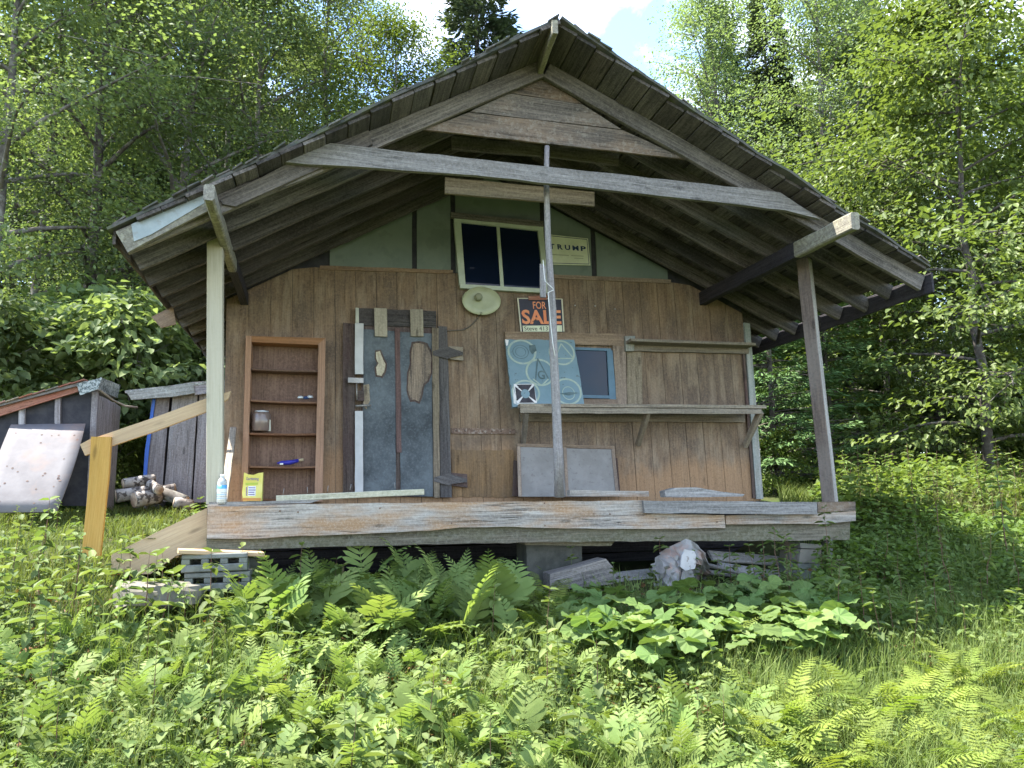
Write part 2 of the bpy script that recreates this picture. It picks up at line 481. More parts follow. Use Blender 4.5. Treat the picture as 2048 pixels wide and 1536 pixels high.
def slab3(name, P, t, mat, parent=None, grain=None, jit=.003, seg=.16, toward=None):
    """flat piece with outline P (3-D, coplanar), thickness t on the side away from the camera; grain = 3-D direction of its length"""
    P = [Vector(p) for p in P]
    nrm = Vector((0, 0, 0))
    for a, b in zip(P, P[1:] + P[:1]):
        nrm += Vector(((a.y - b.y) * (a.z + b.z), (a.z - b.z) * (a.x + b.x), (a.x - b.x) * (a.y + b.y)))
    nrm.normalize()
    c = sum(P, Vector((0, 0, 0))) / len(P)
    to = Vector(toward) if toward is not None else (Vector(CAM) - c)
    if nrm.dot(to) < 0:
        nrm = -nrm
        P = P[::-1]
    if grain is None:
        grain = max(((b - a) for a, b in zip(P, P[1:] + P[:1])), key=lambda e: e.length)
    g = Vector(grain); g = (g - nrm * g.dot(nrm)).normalized()
    mw = frame(c, g, nrm)
    inv = mw.inverted()
    pts = []
    for a, b in zip(P, P[1:] + P[:1]):
        k = max(1, int((b - a).length / seg)) if jit else 1
        for i in range(k):
            q = inv @ (a + (b - a) * (i / k))
            j = jit if i else jit * .5
            pts.append((q.x + random.uniform(-j, j), q.y + random.uniform(-j, j)))
    n = len(pts)
    vs = [(x, y, 0) for x, y in pts] + [(x, y, -t) for x, y in pts]
    fs = [tuple(range(n)), tuple(range(2 * n - 1, n - 1, -1))] + [(i, i + n, (i + 1) % n + n, (i + 1) % n) for i in range(n)]
    return link(name, mesh(name, vs, fs, mat), parent, mw)


def slab(name, px, Y, t, mat, parent=None, **kw):
    """outline in photo pixels on the plane y = Y, or [(px, py, y), ...] when Y is None"""
    P = [at(p[0], p[1], Y if Y is not None else p[2]) for p in px]
    return slab3(name, P, t, mat, parent, **kw)


def tube_data(pts, rad, k=7, caps=True):
    pts = [Vector(p) for p in pts]
    n = len(pts)
    vs, fs = [], []
    ref = Vector((.31, .2, .93))
    for i, p in enumerate(pts):
        d = (pts[min(i + 1, n - 1)] - pts[max(i - 1, 0)]).normalized()
        a = d.cross(ref)
        if a.length < .05:
            a = d.cross(Vector((1, 0, 0)))
        a.normalize(); b = d.cross(a)
        r = rad[i] if hasattr(rad, '__len__') else rad
        for j in range(k):
            th = 2 * math.pi * j / k
            vs.append(p + a * (r * math.cos(th)) + b * (r * math.sin(th)))
    for i in range(n - 1):
        for j in range(k):
            fs.append((i * k + j, i * k + (j + 1) % k, (i + 1) * k + (j + 1) % k, (i + 1) * k + j))
    if caps:
        fs.append(tuple(range(k - 1, -1, -1))); fs.append(tuple((n - 1) * k + j for j in range(k)))
    return vs, fs


def tube(name, pts, rad, mat, parent=None, k=7):
    """tube through world points; its object frame runs along the tube so that wood grain follows it"""
    p0, p1 = Vector(pts[0]), Vector(pts[-1])
    d = p1 - p0
    mw = frame(p0, d, d.cross(Vector((.3, .8, .1))).cross(d) if d.length else (0, 0, 1))
    inv = mw.inverted()
    vs, fs = tube_data([inv @ Vector(p) for p in pts], rad, k)
    return link(name, mesh(name, vs, fs, mat, smooth=True), parent, mw)


def lathe(name, loc, prof, mat, parent=None, k=20, mi=None, axis=(0, 0, 1), sx=1.0, sy=1.0):
    vs, fs, ms = [], [], []
    for r, z in prof:
        for j in range(k):
            th = 2 * math.pi * j / k
            vs.append((r * math.cos(th) * sx, r * math.sin(th) * sy, z))
    for i in range(len(prof) - 1):
        for j in range(k):
            fs.append((i * k + j, i * k + (j + 1) % k, (i + 1) * k + (j + 1) % k, (i + 1) * k + j)); ms.append(mi[i] if mi else 0)
    fs.append(tuple(range(k - 1, -1, -1))); ms.append(0)
    fs.append(tuple((len(prof) - 1) * k + j for j in range(k))); ms.append(mi[-1] if mi else 0)
    z = Vector(axis)
    x = Vector((1, 0, 0)) if abs(z.x) < .9 else Vector((0, 1, 0))
    return link(name, mesh(name, vs, fs, mat, ms, True), parent, frame(loc, x - z * x.dot(z), z))


def quadmap(c4, off=.003):
    """(u, v) in 0..1 (v downwards) -> point just in front of the flat quadrilateral c4 = TL, TR, BR, BL"""
    a, b, c, d = [Vector(p) for p in c4]
    n = (b - a).cross(d - a).normalized()
    if n.dot(Vector(CAM) - a) < 0:
        n = -n

    def f(u, v, o=off):
        return a * (1 - u) * (1 - v) + b * u * (1 - v) + c * u * v + d * (1 - u) * v + n * o
    return f


def mark(name, qm, polys, mat, parent, off=.003):
    """flat painted shape(s) on a board; polys: list of outlines, or of (outer, inner) rings"""
    vs, fs = [], []
    for pl in polys:
        if isinstance(pl, tuple) and len(pl) == 2 and isinstance(pl[0], list):
            n = len(pl[0]); s = len(vs)
            vs += [qm(u, v, off) for u, v in pl[0]] + [qm(u, v, off) for u, v in pl[1]]
            fs += [(s + i, s + (i + 1) % n, s + n + (i + 1) % n, s + n + i) for i in range(n)]
        else:
            s = len(vs); vs += [qm(u, v, off) for u, v in pl]; fs.append(tuple(range(s, s + len(pl))))
    c = sum(vs, Vector((0, 0, 0))) / len(vs)
    return link(name, mesh(name, [v - c for v in vs], fs, mat), parent, Matrix.Translation(c))


def circ(cx, cy, rx, ry, n=28, a0=0, a1=2 * math.pi):
    return [(cx + rx * math.cos(a0 + (a1 - a0) * i / n), cy + ry * math.sin(a0 + (a1 - a0) * i / n)) for i in range(n)]


def ring(cx, cy, rx, ry, w, n=28):
    return (circ(cx, cy, rx, ry, n), circ(cx, cy, rx * (1 - w), ry * (1 - w), n))


def stroke(pts, w, asp=1.0):
    """thin quads along a polyline in (u, v)"""
    out = []
    for (x0, y0), (x1, y1) in zip(pts, pts[1:]):
        dx, dy = x1 - x0, (y1 - y0) * asp
        l = math.hypot(dx, dy) or 1
        nx, ny = -dy / l * w / 2, dx / l * w / 2 / asp
        out.append([(x0 + nx, y0 + ny), (x1 + nx, y1 + ny), (x1 - nx, y1 - ny), (x0 - nx, y0 - ny)])
    return out


def lettering(name, s, qm, box, mat, parent, bold=0.0, off=.004):
    """text fitted to box = (u0, v0, u1, v1) of a sign"""
    cu = bpy.data.curves.new(name, 'FONT')
    cu.body = s
    cu.offset = bold
    cu.resolution_u = 3
    tmp = bpy.data.objects.new(name + '_tmp', cu)
    me = bpy.data.meshes.new_from_object(tmp)
    bpy.data.objects.remove(tmp)
    n = len(me.vertices)
    co = np.empty(n * 3, np.float32); me.vertices.foreach_get('co', co); co = co.reshape(-1, 3)
    lo, hi = co.min(0), co.max(0)
    u = box[0] + (co[:, 0] - lo[0]) / max(hi[0] - lo[0], 1e-6) * (box[2] - box[0])
    v = box[3] - (co[:, 1] - lo[1]) / max(hi[1] - lo[1], 1e-6) * (box[3] - box[1])
    W = [qm(a, b, off) for a, b in zip(u, v)]
    c = sum(W, Vector((0, 0, 0))) / n
    me.vertices.foreach_set('co', np.array([w - c for w in W], np.float32).ravel())
    me.materials.clear(); me.materials.append(mat)
    me.update()
    return link(name, me, parent, Matrix.Translation(c))


def boxm(name, loc, sx, sy, sz, mat, parent=None, rz=0.0, rx=0.0, ry=0.0, ch=.004):
    """small chamfered block"""
    loc = Vector(loc)
    R = Matrix.Rotation(rz, 4, 'Z') @ Matrix.Rotation(ry, 4, 'Y') @ Matrix.Rotation(rx, 4, 'X')
    d = R @ Vector((1, 0, 0)); w = R @ Vector((0, 1, 0))
    return plank(name, loc - d * sx / 2, loc + d * sx / 2, sy, sz, mat, parent, wd=w, jit=min(.002, sx * .01), ch=ch, seg=max(sx, .05))

# ------------------------------------------------------------------ ground
YF, YD, YW = 5.45, 5.90, 7.50            # front rafters, porch front, front wall


def _ss(a, b, x):
    t = np.clip((x - a) / (b - a), 0, 1)
    return t * t * (3 - 2 * t)


_gy = np.array([-30., 0., 1.5, 3., 4.5, 5.9, 7.5, 10., 14., 25., 60., 130.])
_gz = np.array([-1.6, .0, .09, .31, .57, .79, 1.08, 1.34, 1.55, 2.3, 5.0, 9.0])


def ground_z(x, y):
    x = np.asarray(x, float); y = np.asarray(y, float)
    z = np.interp(y, _gy, _gz)
    z = z + .17 * _ss(-.4, -1.7, x) * _ss(3.5, 6.0, y) * (1 - _ss(8.5, 12, y))
    z = z + .10 * _ss(4.2, 6.5, x) * _ss(4.5, 6.5, y) * (1 - _ss(10, 14, y))
    z = z + .025 * np.sin(1.7 * x + .6 * y) * np.cos(1.3 * y - .4 * x) + .02 * np.sin(3.9 * x + 1.3) * np.sin(3.1 * y)
    inside = _ss(-.9, -.4, x) * (1 - _ss(4.0, 4.6, x)) * _ss(5.9, 6.5, y) * (1 - _ss(9.6, 10.4, y))
    return z * (1 - inside) + np.minimum(z, .86) * inside


xs = np.unique(np.concatenate([np.linspace(-90, -8, 26), np.linspace(-8, 12, 101), np.linspace(12, 90, 26)]))
ys = np.unique(np.concatenate([np.linspace(-30, 0, 16), np.linspace(0, 14, 85), np.linspace(14, 130, 50)]))
GX, GY = np.meshgrid(xs, ys)
GZ = ground_z(GX, GY)
nx, ny = len(xs), len(ys)
ii = (np.arange(ny - 1)[:, None] * nx + np.arange(nx - 1)[None, :]).ravel()
gb = NB('forest_clearing_soil')
gp = gb.n('ShaderNodeNewGeometry').outputs['Position']
gn = gb.noise(gp, 1.3, 6, .65); gn2 = gb.noise(gp, 14, 5, .7)
gcol = gb.mix(gb.ramp(gn2, (.4, 0.0), (.62, 1.0)), (.03, .028, .014), (.075, .06, .03))
gcol = gb.mix(gb.math('MULTIPLY', gb.ramp(gn, (.35, 0.0), (.6, 1.0)), .75), gcol, (.045, .075, .018))
gm = gb.done(gcol, .95, gn2, .8, .03, .1)
gr = link('ground', np_mesh('ground', np.stack([GX.ravel(), GY.ravel(), GZ.ravel()], 1), np.stack([ii, ii + 1, ii + nx + 1, ii + nx], 1), gm, smooth=True), kind='structure')

# ------------------------------------------------------------------ cabin
cab = thing('cabin', 'weathered brown wooden cabin with a sagging gable roof and a raised front porch', 'cabin', (1.7, 7.4, .9))
PK = at(1086, 136, YF); EL = at(247, 490, YF); ER = at(1846, 566, YF)
PK2, EL2, ER2 = [np.array([p[0], p[2]]) for p in (PK, EL, ER)]
RD = .135                                             # rafter depth


def side_frame(s):
    e = EL2 if s == 0 else ER2
    d = (e - PK2); ln = np.linalg.norm(d); d = d / ln
    n = np.array([d[1], -d[0]])
    if n[1] < 0:
        n = -n
    return PK2, d, n, ln


def zroof(x):
    """underside of the rafters at x"""
    s = 0 if x < PK2[0] else 1
    o, d, n, ln = side_frame(s)
    o = o - n * RD / 2
    return o[1] + (x - o[0]) * d[1] / d[0]


RY = [YF + .37 * i for i in range(12)]
for i, y in enumerate(RY):
    for s in (0, 1):
        o, d, n, ln = side_frame(s)
        lead = .02 if s == 0 else .035
        ext = random.uniform(-.02, .05) if i else 0
        a = o + d * lead; b = o + d * (ln + ext)
        dz = random.uniform(-.012, .012) if i else 0
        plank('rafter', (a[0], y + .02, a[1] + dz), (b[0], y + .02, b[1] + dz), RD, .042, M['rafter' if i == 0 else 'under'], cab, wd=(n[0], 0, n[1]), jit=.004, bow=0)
# roof sheathing, boards parallel to the ridge, front ends in a prow that reaches furthest at the ridge
SHG = (M['roofing'], wood('dark_roof_shingle', (.13, .115, .10), (.045, .04, .036), (.07, .08, .05), .6), wood('grey_roof_shingle', (.19, .175, .16), (.07, .064, .058), (.06, .07, .045), .5))
roof_parent = link('roof', None, cab, Matrix.Translation(Vector((PK[0], 7, PK[2]))))
YRIDGE, YEAVE = 4.98, 5.37
for s in (0, 1):
    o, d, n, ln = side_frame(s)
    o = o - d * .048; ln += .048                       # the two slopes meet at the ridge
    Lr = ln + (.02 if s == 0 else -.07)
    nb = int(Lr / .168)
    bw = Lr / nb
    for k in range(nb):
        u = (k + .5) * bw
        c = o + d * u + n * (RD / 2 + .013)
        yf = YRIDGE + (YEAVE - YRIDGE) * (u / Lr) ** .8 + random.uniform(-.03, .025)
        if k == nb - 1 and s == 0:
            yf += .03
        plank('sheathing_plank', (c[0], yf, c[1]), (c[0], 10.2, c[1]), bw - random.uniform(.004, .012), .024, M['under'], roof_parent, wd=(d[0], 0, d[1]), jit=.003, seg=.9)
    # covering
    o2 = o + n * (RD / 2 + .027)
    P = []
    for t in np.linspace(0, 1, 13):
        q = o2 + d * (Lr + .015) * t
        P.append((q[0], YRIDGE - .02 + (YEAVE - YRIDGE) * t ** .8 + random.uniform(-.035, .02), q[1]))
    q = o2 + d * (Lr + .015)
    P += [(q[0], 10.25, q[1]), (o2[0], 10.25, o2[1])]
    slab3('roof_covering', P, .02, M['roofing'], roof_parent, jit=.008, seg=.12, toward=(0, 0, -1), grain=(0, 1, 0))
# ragged shingles along the front edges
for s in (0, 1):
    o, d, n, ln = side_frame(s)
    o = o - d * .048; Lr = ln + (.04 if s == 0 else -.03)
    nsh = 33
    for k in range(nsh):
        u0, u1 = Lr * k / nsh + random.uniform(-.01, .01), Lr * (k + 1) / nsh - random.uniform(.0, .02)
        um = (u0 + u1) / 2
        yf = YRIDGE + (YEAVE - YRIDGE) * (um / Lr) ** .8 - random.uniform(-.01, .055)
        h0 = RD / 2 + .050 + random.uniform(0, .006)
        tl = random.uniform(-.008, .014)
        q0, q1 = o + d * u0 + n * (h0 + .012), o + d * u1 + n * h0
        yb = yf + .34
        slab3('shingle', [(q0[0], yf, q0[1] - tl), (q1[0], yf + random.uniform(-.02, .02), q1[1] - tl), (q1[0], yb, q1[1]), (q0[0], yb, q0[1])], .010, SHG[k % 3], roof_parent, jit=.007, seg=.06, toward=(0, 0, 10), grain=(0, 1, 0))
# dark strip hanging under the right eave, weathered boards along the left eave
o, d, n, ln = side_frame(1)
q = o + d * (ln + .07)
plank('eave_board', (q[0] - .02, YEAVE + .02, q[1] + .02), (q[0] - .02, 10.2, q[1] + .02), .17, .02, M['black'], cab, wd=(0, 0, 1), jit=.006)
o, d, n, ln = side_frame(0)
q = o + d * (ln + .055)
plank('eave_board', (q[0], YEAVE + .05, q[1] + .05), (q[0], 10.2, q[1] + .05), .06, .02, M['under'], cab, wd=(0, 0, 1), jit=.006)
slab('eave_board', [(303, 634), (346, 612), (352, 648), (322, 656)], 7.2, .02, M['trimbrown'], cab)
# barge board and flashing on the left front edge
slab('barge_board', [(231, 464), (424, 372), (430, 414), (255, 505)], YEAVE + .0, .03, M['lichen'], cab, jit=.006)
slab('flashing', [(262, 449), (418, 374), (421, 398), (352, 440), (300, 470), (268, 482)], YEAVE - .006, .004, M['galv'], cab, jit=.004)
# ridge board poking out of the front
pr0 = at(1110, 56, YRIDGE - .02)
plank('ridge_board', (pr0[0], YRIDGE - .03, pr0[2]), (PK[0] + .01, YF + .4, PK[2] - .01), .12, .042, M['lichen'], cab, wd=(0, 0, 1), jit=.008, bow=-.01)
# doubled lighter piece sistered on the front left rafter, light ends by the left plate
slab('rafter_splice', [(655, 284), (735, 254), (745, 288), (470, 413), (445, 408), (440, 398)], YF - .032, .03, M['rafter'], cab)
# collar beam and ties
slab('collar_beam', [(650, 285), (1560, 384), (1640, 438), (1570, 420), (950, 350), (568, 324)], YF - .072, .038, M['grey'], cab, grain=(1, 0, -.06), jit=.004)
slab('collar_tie', [(904, 272), (1082, 292), (1082, 312), (904, 298)], RY[1] - .03, .03, M['rafter'], cab)
slab('collar_tie', [(1098, 290), (1238, 310), (1238, 330), (1098, 312)], RY[1] - .03, .03, M['rafter'], cab)
slab('collar_tie', [(890, 354), (1189, 384), (1189, 412), (890, 386)], RY[2] - .03, .03, M['shelf'], cab)
# three boards that close the front gable
slab('gable_board', [(1084, 150), (1165, 208), (1020, 186)], YF + .052, .02, M['gable'], cab, grain=(1, 0, -.05))
slab('gable_board', [(1018, 187), (1166, 209), (1242, 258), (940, 223)], YF + .048, .02, M['gable'], cab, grain=(1, 0, -.05))
slab('gable_board', [(938, 225), (1245, 260), (1372, 318), (1300, 310), (848, 259)], YF + .044, .022, M['gable'], cab, grain=(1, 0, -.05))
# side plates that carry the rafters, shade painted black inside, lit lichen tips painted pale
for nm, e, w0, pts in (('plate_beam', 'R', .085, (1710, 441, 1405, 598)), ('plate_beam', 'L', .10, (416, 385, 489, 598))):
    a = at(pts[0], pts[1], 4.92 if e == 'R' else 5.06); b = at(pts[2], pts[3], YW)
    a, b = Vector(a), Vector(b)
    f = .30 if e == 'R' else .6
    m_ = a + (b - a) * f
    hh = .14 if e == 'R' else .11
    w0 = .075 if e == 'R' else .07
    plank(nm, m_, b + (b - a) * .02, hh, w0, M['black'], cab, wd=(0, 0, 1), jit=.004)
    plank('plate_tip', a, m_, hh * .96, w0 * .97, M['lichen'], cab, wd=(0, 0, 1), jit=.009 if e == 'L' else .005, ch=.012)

# --- front wall: vertical siding strips between grooves
pL0, pL1 = at(444, 1000, YW), at(452, 640, YW)
pR0, pR1 = at(1522, 998, YW), at(1487, 650, YW)
zb = 1.44
tl0, tl1 = at(640, 535, YW), at(1340, 565, YW)


def ztrim(x):
    return tl0[2] + (x - tl0[0]) * (tl1[2] - tl0[2]) / (tl1[0] - tl0[0])


def lean(s, z):
    """x on the wall at fraction s of its width and height z (the cabin leans a little)"""
    a = pL0[0] + (pL1[0] - pL0[0]) * (z - pL0[2]) / (pL1[2] - pL0[2])
    b = pR0[0] + (pR1[0] - pR0[0]) * (z - pR0[2]) / (pR1[2] - pR0[2])
    return a + (b - a) * s


wall = link('front_wall', None, cab, Matrix.Translation(Vector((1.8, YW, 1.5))))
NS = 27
for i in range(NS):
    s0, s1 = (i + .010) / NS, (i + .990) / NS
    xm = lean((s0 + s1) / 2, 3.2)

    def top(s):
        z = 3.3
        for _ in range(4):
            x = lean(s, z); z = min(ztrim(x), zroof(x) + .03)
        return lean(s, z), z
    (xa, za), (xb, zb2) = top(s0), top(s1)
    P = [(lean(s0, zb), YW, zb), (lean(s1, zb), YW, zb), (xb, YW, zb2), (xa, YW, za)]
    slab3('siding_board', P, .016, M['siding'], wall, grain=(-.02, 0, 1), jit=.0012, seg=.5)
# backing sheet (dark joints) behind the strips and the whole gable
P = [(lean(-.002, zb), YW + .02, zb), (lean(1.002, zb), YW + .02, zb)]
for x in np.linspace(pR1[0], pL1[0], 25):
    P.append((x, YW + .02, zroof(x) + .11))
slab3('backing_sheet', P, .05, M['tar'], wall, jit=0, grain=(0, 0, 1))
# grey-green panels in the gable above the siding
edges = [655, 829, 906, 1086, 1186, 1336]
for a, b in zip(edges, edges[1:]):
    xa, xb = at(a + 5, 480, YW)[0], at(b - 5, 480, YW)[0]
    xsn = sorted({xa, xb} | ({PK2[0] - .01} if xa < PK2[0] < xb else set()))
    P = [(xb, YW - .006, ztrim(xb) + .012), (xa, YW - .006, ztrim(xa) + .012)] + [(x, YW - .006, max(zroof(x) + .06, ztrim(x) + .03)) for x in xsn]
    slab3('gable_panel', P, .02, M['greenpanel'], wall, jit=.002)
slab('wall_rail', [(640, 531), (906, 540), (906, 547), (640, 539)], YW - .016, .02, M['trimbrown'], wall)
slab('wall_rail', [(1092, 548), (1342, 559), (1342, 567), (1092, 556)], YW - .016, .02, M['trimbrown'], wall)
slab('corner_trim', [(1489, 645), (1500, 647), (1527, 998), (1513, 998)], YW - .03, .05, M['cornertrim'], wall)
slab('corner_trim', [(1484, 690), (1488, 690), (1512, 996), (1506, 996)], YW - .024, .02, M['jamb'], wall)
# cladding of the other three sides and the skirt behind the porch
for nm, x, y0, y1 in (('side_wall', pL0[0], YW + .02, 10.0), ('side_wall', pR0[0], YW + .02, 10.0)):
    sw = link(nm, None, cab, Matrix.Translation(Vector((x, 9.5, 1.5))))
    ins = .03 if x < 1 else -.03
    for k in range(20):
        ya = y0 + (y1 - y0) * (k + .02) / 20; yb = y0 + (y1 - y0) * (k + .98) / 20
        zt = zroof(x + ins) + .06
        xt = (pL1[0] - .02) if x < 1 else pR1[0]
        slab3('siding_board', [(x + ins, ya, .6), (x + ins, yb, .6), (xt + ins, yb, zt), (xt + ins, ya, zt)], .02, M['siding'], sw, grain=(0, 0, 1), jit=0, toward=(-50 if x < 1 else 50, 9, 2))
slab3('back_wall', [(pL0[0], 10.0, .7), (pR0[0], 10.0, .7)] + [(x, 10.0, zroof(x) + .1) for x in np.linspace(pR1[0], pL1[0], 15)], .03, M['siding'], cab, grain=(0, 0, 1), jit=0, toward=(2, 60, 2))
for k in range(7):
    z = .64 + .125 * k
    plank('skirt_board', (pL0[0], YW + .04, z), (pR0[0], YW + .04, z), .118, .025, M['black'], cab, wd=(0, 0, 1), jit=.004, seg=.6)  # boards coloured near-black to deepen the shade under the porch

# --- door
door = link('door', None, cab, Matrix.Translation(Vector(at(790, 990, YW - .05))))
DY = YW - .055
slab('door_sheet', [(727, 658), (790, 662), (792, 992), (726, 992)], DY, .02, M['tin'], door, jit=.003)
slab('door_sheet', [(800, 664), (864, 667), (866, 993), (801, 992)], DY - .002, .02, M['tin'], door, jit=.003)
slab('door_core', [(722, 650), (868, 655), (870, 994), (722, 993)], DY + .022, .02, M['jamb'], door)
slab('centre_batten', [(789, 655), (800, 656), (803, 905), (793, 905)], DY - .008, .01, wood('red_brown_batten', (.17, .09, .075), (.08, .045, .045)), door)
slab('torn_edge', [(750, 701), (762, 699), (768, 715), (774, 728), (772, 744), (765, 756), (751, 753), (749, 735), (754, 727), (749, 716)], DY - .003, .003, M['jamb'], door, jit=.002, seg=.02)
slab('torn_edge', [(823, 684), (840, 682), (855, 686), (863, 703), (866, 720), (864, 747), (858, 763), (849, 771), (845, 792), (839, 808), (829, 803), (820, 804), (813, 781), (814, 745), (820, 726), (819, 704)], DY - .004, .003, M['jamb'], door, jit=.003, seg=.03)
slab('torn_patch', [(752, 704), (760, 702), (765, 716), (771, 728), (769, 742), (763, 752), (754, 750), (752, 735), (757, 727), (752, 716)], DY - .005, .004, M['palewood'], door, jit=.002, seg=.02)
slab('torn_patch', [(826, 688), (838, 686), (852, 690), (860, 704), (863, 720), (861, 745), (856, 760), (846, 768), (842, 790), (838, 803), (830, 799), (822, 800), (816, 780), (817, 745), (823, 728), (822, 706)], DY - .007, .004, wood('exposed_door_wood', (.27, .195, .13), (.08, .062, .05), (.06, .052, .05), .85), door, jit=.003, seg=.03, grain=(0, 0, 1))
slab('lintel', [(711, 616), (872, 622), (872, 655), (711, 650)], YW - .05, .04, M['darkframe'], door)
slab('jamb', [(686, 645), (712, 648), (707, 995), (686, 995)], YW - .045, .04, M['jamb'], door)
slab('jamb', [(864, 655), (877, 656), (880, 995), (868, 995)], YW - .075, .05, M['shelf'], door)
slab('jamb', [(877, 652), (894, 653), (904, 995), (881, 995)], YW - .055, .05, M['darkframe'], door)
slab('head_batten', [(748, 616), (774, 617), (775, 673), (750, 672)], YW - .085, .025, M['palewood'], door, grain=(0, 0, 1))
slab('head_batten', [(820, 618), (846, 619), (847, 673), (822, 672)], YW - .085, .025, M['palewood'], door, grain=(0, 0, 1))
slab('pale_strip', [(711, 615), (718, 616), (718, 646), (711, 646)], YW - .07, .02, M['whiteold'], door)
slab('white_strip', [(710, 646), (727, 647), (727, 748), (710, 748)], YW - .10, .03, M['white'], door, grain=(0, 0, 1))
slab('white_strip', [(710, 822), (726, 822), (726, 995), (710, 995)], YW - .10, .03, M['white'], door, grain=(0, 0, 1))
lt = slab('latch', [(696, 755), (727, 756), (727, 766), (696, 765)], YW - .115, .03, M['steel'], door, jit=0)
tube('latch_rod', [at(713, 766, YW - .12), at(714, 800, YW - .12)], .006, M['steel'], lt)
boxm('handle', at(722, 792, YW - .10), .06, .03, .10, M['jamb'], door)
tube('handle_bar', [at(711, 812, YW - .13), at(728, 811, YW - .13), at(742, 811, YW - .11)], .011, M['steel'], door)
slab('torn_patch', [(727, 770), (738, 768), (740, 800), (733, 818), (727, 812)], DY - .006, .004, M['shelf'], door, seg=.03)
for (pa, pb) in (((866, 706), (926, 707)), ((868, 959), (934, 961))):
    h = slab('hinge', [(pa[0] + 32, pa[1] - 14), (pb[0], pb[1] - 13), (pb[0] + 1, pb[1] + 14), (pa[0] + 33, pa[1] + 12)], YW - .05, .03, M['shelf' if pa[1] < 800 else 'jamb'], door)
    slab('hinge_strap', [(pa[0], pa[1] - 4), (pa[0] + 30, pa[1] - 13), (pa[0] + 36, pa[1] - 10), (pb[0], pb[1] - 3), (pb[0], pb[1] + 3), (pa[0] + 36, pa[1] + 9), (pa[0] + 30, pa[1] + 12), (pa[0], pa[1] + 4)], YW - .082, .008, M['darkframe'], h, jit=0)
# --- upper window
win = link('upper_window', None, cab, Matrix.Translation(Vector(at(1000, 570, YW - .05))))
slab('frame', [(908, 432), (1087, 452), (1087, 462), (909, 443)], YW - .06, .05, M['whitegreen'], win, jit=0)
slab('frame', [(920, 568), (1098, 578), (1098, 586), (921, 576)], YW - .06, .05, M['whitegreen'], win, jit=0)
slab('frame', [(908, 443), (922, 444), (931, 569), (919, 569)], YW - .058, .05, M['whitegreen'], win, jit=0)
slab('frame', [(1076, 461), (1087, 462), (1098, 578), (1088, 577)], YW - .058, .05, M['whitegreen'], win, jit=0)
slab('sash_bar', [(993, 450), (999, 451), (1008, 573), (1001, 573)], YW - .05, .03, M['whitegreen'], win, jit=0)
slab('pane', [(920, 443), (995, 450), (1004, 573), (929, 569)], YW - .035, .01, M['glass'], win, jit=0)
slab('pane', [(997, 450), (1080, 460), (1092, 577), (1000, 573)], YW - .03, .01, M['glass'], win, jit=0)
slab('head_trim', [(902, 424), (1087, 443), (1087, 453), (902, 435)], YW - .075, .03, M['rafter'], win)
# --- small window
win2 = link('small_window', None, cab, Matrix.Translation(Vector(at(1190, 800, YW - .05))))
slab('head_trim', [(1010, 663), (1250, 668), (1252, 692), (1012, 684)], YW - .04, .03, M['trimbrown'], win2)
slab('side_trim', [(1226, 690), (1251, 692), (1254, 812), (1234, 812)], YW - .038, .03, M['trimbrown'], win2)
slab('sill', [(1130, 797), (1235, 799), (1236, 812), (1130, 812)], YW - .06, .045, M['trimbrown'], win2)
slab('sash', [(1140, 694), (1222, 697), (1223, 702), (1140, 699)], YW - .03, .03, M['bluetrim'], win2, jit=0)
slab('sash', [(1214, 701), (1225, 701), (1233, 799), (1219, 798)], YW - .032, .03, M['bluetrim'], win2, jit=0)
slab('sash', [(1130, 789), (1220, 791), (1220, 797), (1130, 795)], YW - .03, .03, M['bluetrim'], win2, jit=0)
slab('pane', [(1120, 698), (1216, 701), (1221, 792), (1120, 790)], YW - .012, .008, M['glass'], win2, jit=0)
# board joints and old patches on the wall right of the door
slab('wall_patch', [(904, 900), (1026, 900), (1034, 994), (906, 994)], YW - .010, .008, wood('peeled_orange_plywood', (.30, .205, .125), (.17, .115, .072), (.155, .12, .09), .6), wall, grain=(0, 0, 1), seg=.03, jit=.006)
slab('rusty_strap', [(903, 856), (1030, 858), (1030, 868), (903, 867)], YW - .02, .01, M['rust'], wall, jit=.001)
for k in range(7):
    p = at(912 + k * 18, 861.5 + k * .2, YW - .0215)
    lathe('strap_hole', p, [(.006, 0), (.006, .002)], M['hole'], wall, 8, axis=(0, -1, 0))
slab('side_panel', [(1253, 700), (1283, 702), (1285, 808), (1255, 808)], YW - .018, .012, M['shelf'], wall, grain=(0, 0, 1))
for (x, y) in ((1150, 611), (1190, 612), (1230, 618)):
    lathe('wall_fleck', at(x, y, YW - .004), [(.008, 0), (.006, .006)], M['white'], wall, 6, axis=(0, -1, 0))

# --- porch
deck = link('porch', None, cab, Matrix.Translation(Vector(at(1050, 1005, YD))))
dzl, dzr = at(415, 1009, YD), at(1708, 1004, YD)
dz = lambda x: dzl[2] + (x - dzl[0]) * (dzr[2] - dzl[2]) / (dzr[0] - dzl[0])
for k in range(10):
    y = YD + .07 + k * .165
    jl, jr = random.uniform(-.012, .012), random.uniform(-.02, .02)
    x0, x1 = dzl[0] + jl, dzr[0] + jr
    plank('deck_plank', (x0, y, dz(x0) - .016), (x1, y, dz(x1) - .016), .157, .03, M['rim'], deck, wd=(0, 1, 0), jit=.003, seg=.5)
slab('rim_board', [(415, 1013), (500, 1012), (600, 1008), (860, 1005), (1289, 1001), (1292, 1027), (1449, 1030), (1451, 1056), (1290, 1058), (1130, 1057), (1000, 1053), (920, 1055), (862, 1061), (720, 1068), (600, 1072), (500, 1078), (414, 1077)], YD - .02, .04, M['rim'], deck, grain=(1, 0, 0), jit=.003, seg=.09)
